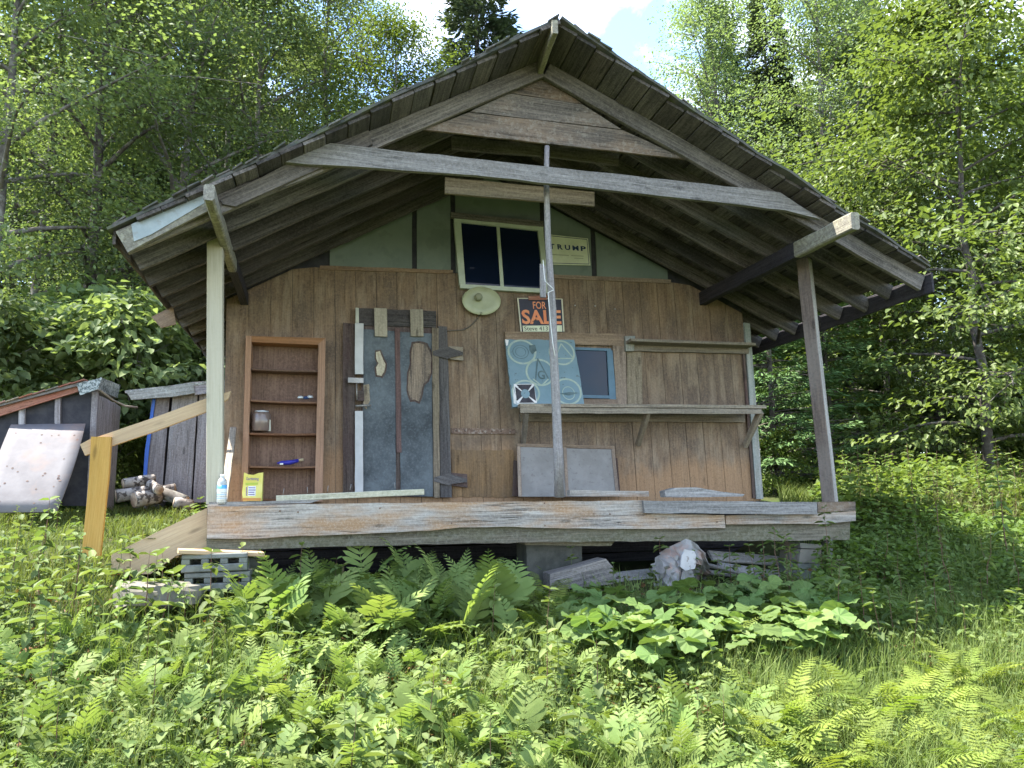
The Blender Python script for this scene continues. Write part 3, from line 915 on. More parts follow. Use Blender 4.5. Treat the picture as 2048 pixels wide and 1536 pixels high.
slab('rim_board', [(413, 1076), (560, 1068), (900, 1050), (1300, 1050), (1701, 1036), (1700, 1080), (1400, 1082), (1130, 1084), (900, 1088), (640, 1094), (500, 1100), (413, 1099)], YD + .025, .05, M['rimlow'], deck, grain=(1, 0, 0), jit=.004, seg=.09)
slab('rim_board', [(1287, 1001), (1634, 1004), (1635, 1029), (1480, 1028), (1290, 1026)], YD - .062, .038, M['grey'], deck, jit=.003)
slab('rim_board', [(1452, 1031), (1640, 1026), (1712, 1022), (1712, 1042), (1640, 1048), (1560, 1048), (1452, 1049)], YD - .018, .035, M['rim'], deck, jit=.004)
slab('rim_board', [(1636, 1004), (1711, 1003), (1711, 1021), (1636, 1025)], YD - .018, .034, M['gable'], deck, jit=.002)
slab('split_sliver', [(418, 1004), (640, 1000), (620, 1006), (500, 1008), (418, 1010)], YD + .0, .03, M['grey'], deck)
for (x, y) in ((560, 1022), (596, 1024), (760, 1016), (757, 1049), (1089, 1006), (1090, 1051), (903, 1046), (1188, 1027), (1220, 1028), (1312, 1038), (1434, 1044), (1615, 1014)):
    lathe('nail', at(x, y, YD - .021 if y < 1014 or x < 1287 else YD - .021), [(.007, 0), (.006, .003)], M['rust'], deck, 7, axis=(0, -1, 0))
# posts
lp0, lp1 = at(430.5, 1008, YD + .10), at(431, 478, YD + .10)
plank('porch_post', lp0, lp1, .112, .10, M['postyellow'], cab, wd=(1, 0, 0), jit=.0015, seg=.5, ch=.003)
r0, r1 = Vector(at(1660, 1004, YD + .06)), Vector(at(1608, 520, YD + .06))
a = math.radians(38)
plank('porch_post', r0, r1, .108, .108, None, cab, wd=(math.cos(a), math.sin(a), 0), jit=.004, seg=.4, ch=.006, mats=((M['grey'], M['postbrown']), {6: 1, 5: 1, 7: 1}))
pp = [(1094, 292, 5.52), (1093, 340, 5.54), (1093, 384, 5.58), (1096, 480, 5.66), (1101, 560, 5.70), (1105, 620, 5.74), (1107, 700, 5.79), (1112, 800, 5.84), (1116, 900, 5.88), (1119, 994, 5.92)]
rr = [.020, .021, .023, .026, .029, .031, .033, .036, .038, .041]
tube('porch_pole', [at(*p) for p in pp], rr, M['pole'], cab, 12)
slab('tied_board', [(1080, 527), (1092, 533), (1092, 594), (1081, 594)], 5.80, .02, M['pole'], cab)
# piers under the porch
pier = link('pier', None, cab, Matrix.Translation(Vector(at(1640, 1130, 6.0))))
slab('pier_block', [(1600, 1086), (1644, 1089), (1644, 1098), (1601, 1096)], 5.96, .3, M['stone'], pier)
slab('pier_block', [(1601, 1098), (1643, 1099), (1643, 1127), (1597, 1125)], 5.97, .3, M['stone'], pier)
slab('pier_block', [(1597, 1127), (1645, 1128), (1645, 1160), (1595, 1160)], 5.96, .3, M['concrete'], pier)
tube('pier_log', [at(1654, 1078, 6.2), at(1655, 1165, 6.2)], .05, M['grey'], cab)
M['dimblock'] = spotted('shade_dark_block', (.05, .05, .042), (.085, .083, .07), 9, rough=.9, bump=.5)  # darkened concrete: the gloom under the porch is put into its colour
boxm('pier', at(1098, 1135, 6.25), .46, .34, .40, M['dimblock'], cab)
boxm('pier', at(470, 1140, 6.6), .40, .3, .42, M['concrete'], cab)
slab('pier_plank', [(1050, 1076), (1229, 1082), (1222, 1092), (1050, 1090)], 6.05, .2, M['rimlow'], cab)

# ------------------------------------------------------------------ things on the wall
YS = YW - .004


def sign_quad(px, Y):
    return [at(p[0], p[1], Y if Y is not None else p[2]) for p in px]


# low counter shelf with three raked brackets
sh = thing('wall_shelf', 'long weathered counter shelf on three slanted brackets below the small window', 'shelf', at(1290, 830, YW - .15))
slab('ledger', [(1040, 828), (1490, 829), (1490, 844), (1042, 843)], YW - .045, .04, M['shelf'], sh)
a0, a1 = at(1038, 813, YW - .30), at(1526, 815, YW - .30)
b0, b1 = at(1046, 814, YW - .14), at(1500, 815, YW - .14)
plank('shelf_board', a0, a1, .15, .035, M['shelf'], sh, wd=(0, 1, 0), jit=.005)
plank('shelf_board', (b0[0], YW - .13, a0[2]), (b1[0], YW - .13, a1[2]), .15, .03, M['shelf'], sh, wd=(0, 1, 0), jit=.005)
slab('front_lip', [(1041, 815), (1523, 818), (1523, 828), (1041, 826)], YW - .385, .02, M['shelf'], sh)
for xa, xb, yb in ((1052, 1047, 886), (1296, 1276, 889), (1521, 1490, 892)):
    pa = Vector(at(xa, 822, YW - .34)); pb = Vector(at(xb, yb, YW - .03))
    plank('bracket', pa, pb, .085, .042, M['shelf'], sh, wd=(0, .5, .8), w1=.06, jit=.003)
sh2 = thing('wall_shelf', 'narrow empty plank shelf high on the wall near the right corner', 'shelf', at(1380, 690, YW - .1))
plank('shelf_board', at(1256, 683, YW - .13), at(1502, 692, YW - .13), .20, .03, M['shelf'], sh2, wd=(0, 1, 0), jit=.004)
slab('ledger', [(1262, 690), (1498, 697), (1498, 707), (1262, 702)], YW - .045, .04, M['shelf'], sh2)
slab('end_block', [(1250, 672), (1270, 672), (1268, 702), (1252, 702)], YW - .08, .07, M['cornertrim'], sh2)

# round enamel reflector
lp = at(963.5, 602, YW - .07)
lm = thing('reflector', 'oval pale yellow enamel lamp reflector with a grey knob under the upper window', 'lamp', lp)
lathe('shade', Vector(lp) + Vector((0, .05, 0)), [(.02, .0), (.10, .01), (.155, .024), (.172, .04), (.178, .05), (.172, .055), (.10, .048), (.02, .045)], M['enamel'], lm, 36, axis=Vector((-.05, -1, .05)).normalized(), sx=1.12, sy=.84)
lathe('knob', at(957, 595, YW - .085), [(.038, 0), (.040, .02), (.034, .04), (.02, .045)], M['knob'], lm, 20, axis=(-.1, -1, .1))
lathe('screw', at(962, 627, YW - .082), [(.013, 0), (.012, .008)], M['knob'], lm, 10, axis=(0, -1, 0))
cbl = tube('cable', [at(x, y, YW - .012) for x, y in ((960, 630), (952, 640), (943, 650), (935, 656), (925, 660), (905, 661), (890, 662))], .006, M['wire'])
tag(cbl, 'thin dark cable running down from the pale lamp reflector towards the door', 'cable')

# FOR SALE sign
P = sign_quad([(1034, 596), (1125, 597.5), (1129, 664), (1041, 664)], YW - .03)
sg = thing('sale_sign', 'black sale sign with faded orange letters behind the slim pole', 'sign', P[3])
qm = quadmap(P)
slab3('panel', P, .008, M['signblack'], sg, jit=0)
mark('border', qm, [stroke([(0.005, .01), (.995, .01)], .022)[0], stroke([(.985, .01), (.985, .99)], .03)[0], stroke([(.015, .01), (.015, .99)], .03)[0]], M['signcream'], sg)
mark('note_strip', qm, [[(.06, .815), (.95, .80), (.95, .99), (.06, .99)]], M['signpaper'], sg, .002)
lettering('lettering', 'FOR', qm, (.33, .10, .62, .32), M['orange'], sg, .012)
lettering('lettering', 'SALE', qm, (.06, .345, .94, .77), M['orange'], sg, .03)
lettering('handwriting', 'Steve 413', qm, (.09, .84, .62, .96), M['signblack'], sg, .0, .005)
tag(slab('red_slat', [(1057, 592), (1094, 591), (1094, 599), (1058, 600)], YW - .05, .012, M['redtrim']), 'small reddish slat nailed along the top edge of the sale sign', 'slat')

# white yard sign in the gable
P = sign_quad([(1090, 468, YW - .03), (1130, 470, YW - .05), (1176, 477, YW - .035), (1181, 531, YW - .03), (1098, 529, YW - .03)], None)
P4 = [P[0], P[2], P[3], P[4]]
ts = thing('yard_sign', 'cream yard sign with dark blue capitals nailed beside the upper window', 'sign', P4[3])
slab3('panel', P4, .006, M['signpaper'], ts, jit=0)
qm = quadmap(P4)
mark('border', qm, stroke([(.02, .045), (.97, .045), (.965, .95), (.02, .95)], .012, .6), M['navy'], ts)
for ch_, u0_ in zip('TRUMP', (.06, .25, .425, .605, .80)):
    lettering('letter', ch_, qm, (u0_, .31, u0_ + (.145 if ch_ == 'M' else .125), .485), M['navy'], ts, .035)
mark('small_print', qm, stroke([(.10, .67), (.50, .67)], .018, .6) + stroke([(.55, .67), (.85, .67)], .018, .6) + stroke([(.62, .76), (.84, .76)], .015, .6), M['redprint'], ts)

# painted square board leaning on the shelf
P = sign_quad([(1010, 679, YW - .09), (1148, 680, YW - .09), (1169, 811, YW - .27), (1025, 814, YW - .27)], None)
pb = thing('painted_board', 'square blue-grey painted board with emblems in circles leaning on the shelf', 'painted board', P[3])
slab3('panel', P, .035, M['boardblue'], pb, jit=.005, seg=.05)
qm = quadmap(P)
asp = 1.0
mark('circle_outline', qm, [ring(.22, .19, .205, .19, .14), ring(.79, .20, .19, .195, .13), ring(.44, .50, .205, .205, .13), ring(.79, .79, .20, .20, .13), ring(.205, .80, .195, .19, .13)], M['markpale'], pb)
mark('target_rings', qm, [ring(.20, .19, .115, .105, .07), ring(.20, .19, .075, .07, .08)], M['markdark'], pb)
mark('triangle', qm, stroke([(.80, .06), (.95, .29), (.68, .29), (.80, .06)], .018), M['markpale'], pb)
mark('dark_blot', qm, [[(.68, .07), (.72, .06), (.74, .17), (.71, .25), (.69, .14)], [(.33, .09), (.42, .08), (.43, .17), (.36, .23), (.33, .17)]], M['markdark'], pb, .004)
mark('compass', qm, stroke([(.43, .29), (.36, .62)], .018) + stroke([(.43, .29), (.545, .60)], .018), M['markdark'], pb, .005)
mark('square', qm, stroke([(.33, .60), (.435, .70), (.545, .60)], .018), M['markpale'], pb, .005)
lettering('letter', 'G', qm, (.40, .475, .50, .605), M['markdark'], pb, .02, .005)
mark('cross_ground', qm, [[(.05, .67), (.33, .67), (.34, .95), (.06, .95)]], M['markwhite'], pb, .0035)
mark('iron_cross', qm, [[(.085, .68), (.305, .68), (.225, .785), (.165, .785)], [(.33, .70), (.33, .925), (.235, .845), (.235, .79)], [(.305, .945), (.095, .945), (.165, .85), (.225, .85)], [(.065, .92), (.065, .705), (.155, .79), (.155, .845)]], M['markblack'], pb, .005)
mark('cross_boss', qm, [circ(.195, .815, .06, .065, 18)], M['boardblue'], pb, .006)
mark('white_corner', qm, [[(.045, .955), (.30, .955), (.27, .985), (.10, .99)], [(.0, .0), (.05, .01), (.03, .09), (.005, .1)], [(.02, .95), (.05, .96), (.06, .84), (.035, .72)]], M['markwhite'], pb, .004)
mark('eye_outline', qm, [ring(.80, .815, .09, .10, .12)], M['markpale'], pb, .004)
mark('needle', qm, [[(.66, .82), (.82, .80), (.95, .815), (.80, .85)]], M['markdark'], pb, .005)

# string knotted to the slim pole
pts = [(1086, 520, 5.64), (1088, 545, 5.66), (1090, 562, 5.66), (1098, 570, 5.65), (1106, 577, 5.66), (1107, 580, 5.67)]
tag(tube('string', [at(*p) for p in pts] + [at(x, y, yy) for x, y, yy in ((1096, 585, 5.66), (1099, 620, 5.68), (1102, 655, 5.71), (1106, 690, 5.74), (1110, 712, 5.75))], .0035, M['string'], k=5), 'white string knotted round the slim pole and hanging down', 'string')

# ------------------------------------------------------------------ things on the porch
YB = YW - .21
bk = thing('bookcase', 'tall orange-brown bookcase with five shelves standing left of the door', 'bookcase', at(560, 1002, YB))
slab('side_panel', [(492, 671), (503, 672), (494, 1004), (482, 1004)], YB, .19, M['cedar'], bk, jit=.001)
slab('side_panel', [(637, 688), (651, 676), (645, 1003), (629, 1003)], YB, .19, M['cedar'], bk, jit=.001)
slab('top_panel', [(503, 672), (651, 676), (650, 690), (502, 684)], YB + .002, .19, M['cedar'], bk, jit=.001)
slab('back_panel', [(490, 676), (648, 680), (643, 1003), (484, 1003)], YW - .03, .012, M['bookdark'], bk, jit=0, grain=(0, 0, 1))
for yl, yr in ((735, 740), (798, 803), (865, 866), (931, 932), (996, 997)):
    pl, pr = at(498, yl, YB + .01), at(637, yr, YB + .01)
    sb = plank('shelf', (pl[0], YB + .10, pl[2] - .01), (pr[0], YB + .10, pr[2] - .01), .175, .019, M['bookdark'], bk, wd=(0, 1, 0), jit=.001, bow=-.006)
jr = at(522, 863, YB + .09)
jb = thing('jar', 'cloudy ribbed jar with a pale rim on the third bookcase shelf', 'jar', jr)
lathe('body', jr, [(.075, 0), (.085, .01), (.085, .15), (.075, .17), (.062, .18)], M['jar'], jb, 18)
lathe('lid', Vector(jr) + Vector((0, 0, .172)), [(.064, 0), (.064, .016), (.05, .018)], M['foil'], jb, 18)
slab('paper', [(534, 838), (541, 840), (542, 862), (536, 862)], YB + .05, .003, M['whiteold'], jb)
pn = thing('umbrella', 'folded dark blue umbrella lying on the fourth bookcase shelf', 'umbrella', at(580, 929, YB + .06))
tube('canopy', [at(554, 926, YB + .06), at(562, 926, YB + .06), at(580, 925, YB + .07), at(597, 921, YB + .08)], [.004, .02, .021, .016], M['bluepen'], pn, 9)
tube('handle', [at(597, 921, YB + .08), at(607, 919, YB + .08)], [.013, .015], M['palewood'], pn, 8)
boxm('strap', at(563, 928, YB + .037), .03, .01, .016, M['foil'], pn)
for (px, py, mm, lb) in ((601, 796, 'foil', 'pale crumpled foil scrap on the second bookcase shelf'), (612, 797, 'navy', 'small dark trinket on the second bookcase shelf'), (620, 795, 'foil', 'shiny curved trinket at the right end of the second bookcase shelf')):
    p = at(px, py + 1, YB + .05)
    o_ = lathe('trinket', p, [(.02, 0), (.024, .008), (.017, .02), (.006, .026)], M[mm], None, 7, sx=1.3, sy=.8)
    tag(o_, lb, 'trinket')

# yellow bag
bg = thing('paper_bag', 'yellow paper bag with purple lettering at the foot of the bookcase', 'bag', at(505, 1000, YB - .10))
prof = [(486, 1002), (484, 985), (487, 960), (488, 945), (497, 949), (507, 950), (517, 946), (526, 945), (525, 965), (524, 985), (523, 1002)]
fr = [at(x, y, YB - .12) for x, y in prof]
vs, fs = [], []
for p in fr:
    vs.append(Vector(p))
for p in fr:
    top_ = (p[2] - fr[0][2]) / .2
    vs.append(Vector((p[0] + .004, p[1] + .085 * (1 - .75 * min(1, max(0, top_))), p[2])))
n_ = len(fr)
c_ = sum(vs, Vector()) / len(vs)
fs = [tuple(range(n_ - 1, -1, -1)), tuple(range(n_, 2 * n_))] + [(i, (i + 1) % n_, (i + 1) % n_ + n_, i + n_) for i in range(n_)]
link('bag_body', mesh('bag_body', [v - c_ for v in vs], fs, M['bagyellow']), bg, Matrix.Translation(c_))
Pq = sign_quad([(486, 946), (526, 946), (523, 1002), (485, 1002)], YB - .12)
qm = quadmap(Pq)
lettering('lettering', 'Gardening', qm, (.16, .15, .80, .29), M['purple'], bg, .01)
mark('band', qm, [[(.14, .36), (.78, .34), (.76, .42), (.14, .44)]], M['lime'], bg)
mark('label', qm, [[(.27, .47), (.68, .47), (.67, .82), (.27, .82)]], M['labelwhite'], bg)
mark('label_print', qm, stroke([(.30, .53), (.64, .53)], .03) + stroke([(.30, .61), (.66, .61)], .03) + stroke([(.30, .69), (.6, .69)], .03) + stroke([(.30, .77), (.62, .77)], .03) + stroke([(.20, .5), (.20, .82)], .04), M['purple'], bg, .0045)
mark('foot_band', qm, [[(.02, .89), (.97, .89), (.96, .99), (.02, .99)]], M['bagorange'], bg)

# water bottle
bp = Vector(at(443, 1007.5, YD + .015))
bt = thing('water_bottle', 'clear plastic water bottle with a blue and white label by the pale post', 'bottle', bp)
lathe('body', bp, [(.029, 0), (.033, .006), (.0335, .03), (.031, .034), (.0335, .04), (.0335, .145), (.030, .165), (.018, .182), (.0135, .188), (.0135, .192)], M['bottle'], bt, 20)
lathe('label', bp + Vector((0, 0, .012)), [(.0342, .0), (.0342, .094), (.0342, .12)], (M['labelwhite'], M['labelblue']), bt, 20, mi=[0, 1])
lathe('cap', bp + Vector((0, 0, .190)), [(.0155, 0), (.0155, .016), (.013, .018)], M['cap'], bt, 14)
for k in range(5):
    z = .024 + .013 * k
    lathe('label_line', bp + Vector((0, 0, z)), [(.0346, 0), (.0346, .003)], M['labelblue'] if k % 2 else M['steel'], bt, 16)

# loose boards and leaning things
lpk = thing('loose_plank', 'greenish plank studded with upright nails lying on the left porch edge', 'plank', at(700, 995, YD + .08))
P0, P1 = at(552, 997, YD + .10), at(846, 984, YD + .16)
plank('board', P0, P1, .10, .045, M['planknail'], lpk, wd=(0, 1, .02), jit=.002)
for x, y in ((566, 989), (615, 986), (655, 983), (700, 980), (790, 976)):
    b0 = Vector(at(x, y, YD + .10))
    tube('nail', [b0, b0 + Vector((random.uniform(-.012, .012), .01, .045))], .0022, M['steel'], lpk, 5)
lb = slab('loose_plank', [(1140, 980), (1297, 982), (1298, 993), (1140, 992)], YD + .16, .09, M['rim'])
tag(lb, 'short pale board lying flat on the porch below the leaning panel', 'plank')
lb = slab('loose_plank', [(1330, 982), (1352, 976), (1392, 975), (1440, 983), (1489, 988), (1486, 993), (1440, 994), (1332, 994)], YD + .10, .11, M['grey'], jit=.004)
tag(lb, 'warped grey split board lying near the right end of the porch', 'plank')
sl = plank('stick', at(447, 1003, YD + .5), at(467, 858, YW - .10), .058, .04, M['shelf'], None, wd=(1, 0, 0), jit=.003)
tag(sl, 'grey board leaning on the wall behind the pale post', 'board')
lpn = thing('leaning_panel', 'grey hardboard panel in a thin wooden frame leaning on the wall', 'panel', at(1140, 992, YW - .22))


def tilt(px, py):
    k = (py - 888) / 104
    return (px, py, YW - .06 - .20 * k)


slab('sheet', [tilt(*p) for p in ((1040, 893), (1227, 897), (1235, 993), (1042, 993))], None, .01, M['hardboard'], lpn, jit=0)
for pts in (((1034, 887), (1229, 892), (1229, 898), (1035, 893)), ((1034, 893), (1041, 893), (1044, 993), (1037, 993)), ((1223, 898), (1229, 898), (1239, 993), (1232, 993)), ((1127, 895), (1133, 895), (1138, 993), (1132, 993))):
    slab('frame', [(p[0], p[1], YW - .07 - .20 * (p[1] - 888) / 104) for p in pts], None, .012, M['trimbrown'], lpn, jit=.001)
o_ = slab('leaning_panel', [(1027, 920, YW - .03), (1036, 922, YW - .03), (1039, 992, YW - .12), (1025, 992, YW - .12)], None, .012, M['jamb'])
tag(o_, 'dark panel edge standing behind the grey framed panel', 'panel')
o_ = slab('leaning_panel', [(1229, 915, YW - .03), (1235, 916, YW - .03), (1241, 992, YW - .10), (1230, 992, YW - .10)], None, .012, M['jamb'])
tag(o_, 'narrow dark strip standing by the right edge of the grey panel', 'panel')

# ------------------------------------------------------------------ steps, rail, blocks at the left end
st = thing('porch_steps', 'new yellow plank steps climbing to the left end of the porch', 'steps', at(320, 1120, 6.1))
slab('stringer', [(222, 1110), (414, 1016), (414, 1096), (352, 1112), (300, 1148), (222, 1148)], 6.0, .04, M['lumber'], st, grain=(1, 0, .45))
slab('stringer', [(262, 1100), (420, 1016), (420, 1086), (366, 1102), (320, 1132), (262, 1132)], 6.95, .04, M['lumber'], st, grain=(1, 0, .45))
for k, (x, y) in enumerate(((262, 1098), (322, 1066), (382, 1036))):
    p = at(x, y, 6.0)
    plank('tread', (p[0], 6.02, p[2] - .16), (p[0], 6.97, p[2] - .16), .24, .035, M['lumber'], st, wd=(1, 0, 0), jit=.001)
hr = thing('handrail', 'new yellow lumber handrail on a stout post beside the steps', 'handrail', at(185, 1110, 6.0))
slab('rail_post', [(182, 873), (222, 874), (217, 950), (200, 1112), (163, 1112), (178, 950)], 6.0, .04, M['lumber'], hr, grain=(.06, 0, 1), jit=.001)
slab('rail', [(160, 889), (178, 879), (300, 838), (414, 796), (462, 782), (456, 798), (414, 823), (300, 866), (223, 892), (170, 911)], 6.03, .04, M['lumber'], hr, grain=(1, 0, .4), jit=.001)


def block(pl, label, rot=0.0):
    b = thing('cinder_block', label, 'concrete block', pl)
    x, y, z = pl
    L_, H_, D_ = .41, .12, .2
    def bar(dx, dzz, w, h, yy, d):
        boxm('block_web', (x + dx, y + yy, z + dzz), w, d, h, M['concrete'], b, ch=.006)
    bar(0, .024, L_, .048, 0, D_); bar(0, .102, L_, .034, 0, D_)
    for dx, w in ((-.18, .05), (-.06, .045), (.06, .045), (.18, .05)):
        bar(dx, .0665, w, .037, .001, D_ - .004)
    boxm('block_back', (x, y + .06, z + .0665), L_ - .06, .02, .037, M['concrete'], b)
    return b


p_ = at(432, 1141, 5.66)
block(p_, 'upper hollow concrete block under the yellow step plank')
block(Vector(p_) + Vector((.02, .015, -.125)), 'lower hollow concrete block half hidden in weeds by the steps')
o_ = plank('step_plank', at(356, 1102, 5.60), at(526, 1108, 5.72), .16, .028, M['lumber'], None, wd=(0, 1, 0), jit=.001)
tag(o_, 'short yellow plank lying across the top concrete block', 'plank')


def rock(name, loc, sx, sy, sz, mat, label, seed, cat='rock'):
    r_ = random.Random(seed)
    vs, fs = [], []
    nu, nv = 12, 7
    for i in range(nv + 1):
        ph = math.pi * i / nv
        for j in range(nu):
            th = 2 * math.pi * j / nu
            k = 1 + r_.uniform(-.14, .14)
            sp = lambda v, e=.6: math.copysign(abs(v) ** e, v)
            vs.append((sx * k * sp(math.sin(ph)) * sp(math.cos(th)), sy * k * sp(math.sin(ph)) * sp(math.sin(th)), sz * k * sp(math.cos(ph), .5)))
    for i in range(nv):
        for j in range(nu):
            fs.append((i * nu + j, (i + 1) * nu + j, (i + 1) * nu + (j + 1) % nu, i * nu + (j + 1) % nu))
    o = link(name, mesh(name, vs, fs, mat, smooth=False), None, Matrix.Translation(Vector(loc)) @ Matrix.Rotation(r_.uniform(-.3, .3), 4, 'Z') @ Matrix.Rotation(.06, 4, 'Y'))
    return tag(o, label, cat)


rock('flat_rock', at(318, 1190, 5.5), .26, .2, .08, M['stone'], 'flat buff stone lying below the yellow steps', 3)

# ------------------------------------------------------------------ junk under the porch
pl_ = slab3('timber_block', sign_quad([(1100, 1148), (1212, 1118), (1226, 1134), (1226, 1168), (1100, 1182)], 5.80), .2, M['rafter'], grain=(1, 0, .2))
tag(pl_, 'heavy grey squared timber end slanting under the porch', 'timber')
vs, fs = [], []
r_ = random.Random(5)
A = [at(1302, 1130, 5.75), at(1318, 1108, 5.74), at(1345, 1092, 5.80), at(1376, 1077, 5.78), at(1400, 1092, 5.70), at(1416, 1128, 5.75)]
B_ = [at(1310, 1175, 5.68), at(1330, 1172, 5.60), at(1352, 1172, 5.62), at(1372, 1172, 5.70), at(1395, 1160, 5.92), at(1412, 1155, 5.98)]
n_, m_ = 18, 9
for i in range(n_):
    t = i / (n_ - 1) * 5
    k = min(4, int(t)); f = t - k
    a = A[k] * (1 - f) + A[k + 1] * f; b = B_[k] * (1 - f) + B_[k + 1] * f
    for j in range(m_):
        q = a + (b - a) * j / (m_ - 1)
        vs.append(Vector(q) + Vector((r_.uniform(-.01, .01), r_.uniform(-.03, .03) - .05 * math.sin(math.pi * j / (m_ - 1)), r_.uniform(-.008, .008))))
for i in range(n_ - 1):
    for j in range(m_ - 1):
        fs.append((i * m_ + j, (i + 1) * m_ + j, (i + 1) * m_ + j + 1, i * m_ + j + 1))
c_ = sum(vs, Vector()) / len(vs)
ct = thing('crumpled_sheet', 'crumpled grey tin sheet with a white flaked patch under the porch', 'scrap metal', c_)
so_ = link('tin_body', mesh('tin_body', [v - c_ for v in vs], fs, M['tinsheet']), ct, Matrix.Translation(c_))
md = so_.modifiers.new('thick', 'SOLIDIFY'); md.thickness = .006
slab('white_flap', [(1370, 1098), (1388, 1101), (1392, 1110), (1390, 1138), (1372, 1142), (1362, 1134), (1364, 1112)], 5.62, .012, M['tinwhite'], ct, jit=.006, seg=.03)
slab('white_flap', [(1366, 1140), (1384, 1142), (1394, 1172), (1360, 1174)], 5.63, .012, M['tinsheet'], ct, jit=.006, seg=.03)
for pts, lb, w in ((((1210, 1164, 6.0), (1320, 1152, 6.1)), 'flat brown board lying in the dark between timber and tin', .16), (((1405, 1128, 5.85), (1500, 1150, 5.9)), 'grey lath sloping right from the crumpled tin', .03), (((1400, 1142, 5.9), (1520, 1156, 5.95)), 'lower grey lath beside the crumpled tin', .035), (((1420, 1112, 6.1), (1560, 1122, 6.3)), 'dim plank lying deep under the right half of the porch', .10), (((1440, 1134, 5.95), (1560, 1150, 6.1)), 'dark weathered board under the porch near the right pier', .09)):
    o_ = plank('scrap_board', at(*pts[0]), at(*pts[1]), w, .025, M['grey'], None, wd=(0, .6, .6), jit=.004)
    tag(o_, lb, 'board')
for pts, lb in ((((1660, 1124, 6.2), (1704, 1118, 6.25)), 'short tan board end right of the porch pier'), (((1655, 1134, 6.1), (1700, 1131, 6.15)), 'small pale offcut lying on the grass by the pier')):
    o_ = plank('scrap_board', at(*pts[0]), at(*pts[1]), .12, .035, M['palewood'], None, wd=(0, 1, 0), jit=.002)
    tag(o_, lb, 'board')

# ------------------------------------------------------------------ sheds behind the left end
YH = 9.0
s1 = thing('woodshed', 'low dark tar-paper shed with a faded red fascia board', 'shed', (at(90, 1010, YH)[0], YH + .5, 1.2))
gxl, gxr = at(-70, 900, YH)[0], at(186, 900, YH)[0]
slab('tar_wall', [(-70, 838), (190, 782), (178, 1012), (-70, 1012)], YH, .04, M['tar'], s1, grain=(1, 0, 0))
for pts in (((38, 806), (50, 804), (46, 1010), (34, 1010)), ((110, 791), (121, 789), (117, 1010), (105, 1010)), ((184, 784), (196, 783), (184, 1012), (172, 1012))):
    slab('stud', pts, YH - .045, .04, M['shed'], s1)
slab('fascia', [(-70, 832), (0, 814), (156, 770), (156, 783), (0, 832), (-70, 852)], YH - .08, .03, M['redtrim'], s1, jit=.003)
pa, pb_ = at(-70, 826, YH - .12), at(170, 760, YH - .12)
slab3('roof_slab', [pa, pb_, (pb_[0] + .05, YH + 1.0, pb_[2] - .02), (pa[0], YH + 1.0, pa[2])], .03, M['shed'], s1, jit=.004, toward=(0, 0, 10))
for k in range(9):
    t0, t1 = k / 9, (k + .97) / 9
    A_ = Vector(pa) + (Vector(pb_) - Vector(pa)) * t0 + Vector((0, -.03, .004)); B2 = Vector(pa) + (Vector(pb_) - Vector(pa)) * t1 + Vector((0, -.03, .012))
    slab3('roof_shingle', [A_, B2, B2 + Vector((.02, .5, .0)), A_ + Vector((.02, .5, 0))], .012, M['redtrim'] if k % 3 else M['shelf'], s1, jit=.006, seg=.08, toward=(0, 0, 10))
slab('corner_flashing', [(153, 768), (204, 755), (196, 778), (160, 791)], YH - .13, .008, M['shingletin'], s1)
pr_ = at(204, 755, YH - .12)
slab3('corner_flashing', [pr_, at(196, 779, YH - .12), at(236, 796, YH + .85), at(240, 770, YH + .85)], .008, M['shingletin'], s1)
for k in range(3):
    ya, yb = YH + .02 + .30 * k, YH + .02 + .30 * k + .29
    xx = at(187, 900, YH)[0]
    slab3('side_board', [(xx, ya, 1.1), (xx, yb, 1.1), (xx + .02, yb, at(190, 790, YH)[2] - .01 * k), (xx + .02, ya, at(190, 790, YH)[2])], .03, M['shed'], s1, grain=(0, 0, 1), toward=(50, 9, 2))
lathe('knot_hole', (at(187, 900, YH)[0] + .014, YH + .5, 2.15), [(.035, 0), (.03, .005)], M['hole'], s1, 9, axis=(1, 0, 0))
o_ = tube('cord', [at(200, 780, YH - .05), at(225, 800, YH + .2), at(250, 812, YH + .3), at(275, 815, YH + .4)], .012, M['deadtwig'])
tag(o_, 'pale cord stretched between the two sheds', 'cord')

YO = 9.6
s2 = thing('plank_shed', 'narrow shed of wide grey vertical planks with a lichen-spotted roof edge', 'shed', (at(350, 1000, YO)[0], YO + .5, 1.3))
for pts in (((312, 786), (340, 784), (322, 1000), (288, 1000)), ((346, 782), (396, 778), (382, 1005), (326, 1003)), ((399, 778), (440, 776), (432, 1005), (386, 1005))):
    slab('wall_plank', pts, YO, .03, M['shed'], s2, grain=(.05, 0, 1))
slab('inner_wall', [(308, 780), (440, 776), (440, 1000), (290, 1000)], YO + .12, .03, M['tar'], s2)
slab('roof_edge_board', [(252, 782), (386, 764), (390, 786), (345, 794), (262, 800)], YO - .14, .05, M['shedroof'], s2, jit=.005)
slab('roof_edge_board', [(386, 764), (450, 760), (450, 782), (390, 790)], YO - .13, .05, M['shed'], s2, jit=.004)
pa, pb_ = at(250, 781, YO - .14), at(450, 759, YO - .14)
slab3('roof_slab', [pa, pb_, (pb_[0], YO + 1.2, pb_[2] + .1), (pa[0], YO + 1.2, pa[2] + .1)], .03, M['shedroof'], s2, jit=.005, toward=(0, 0, 10))
xx = at(300, 900, YO)[0]
slab3('side_wall', [(xx - .05, YO + .04, 1.2), (xx - .05, YO + 1.1, 1.2), (xx - .02, YO + 1.1, pa[2] - .05), (xx - .02, YO + .04, pa[2] - .05)], .03, M['shed'], s2, toward=(-50, 9, 2), grain=(0, 0, 1))
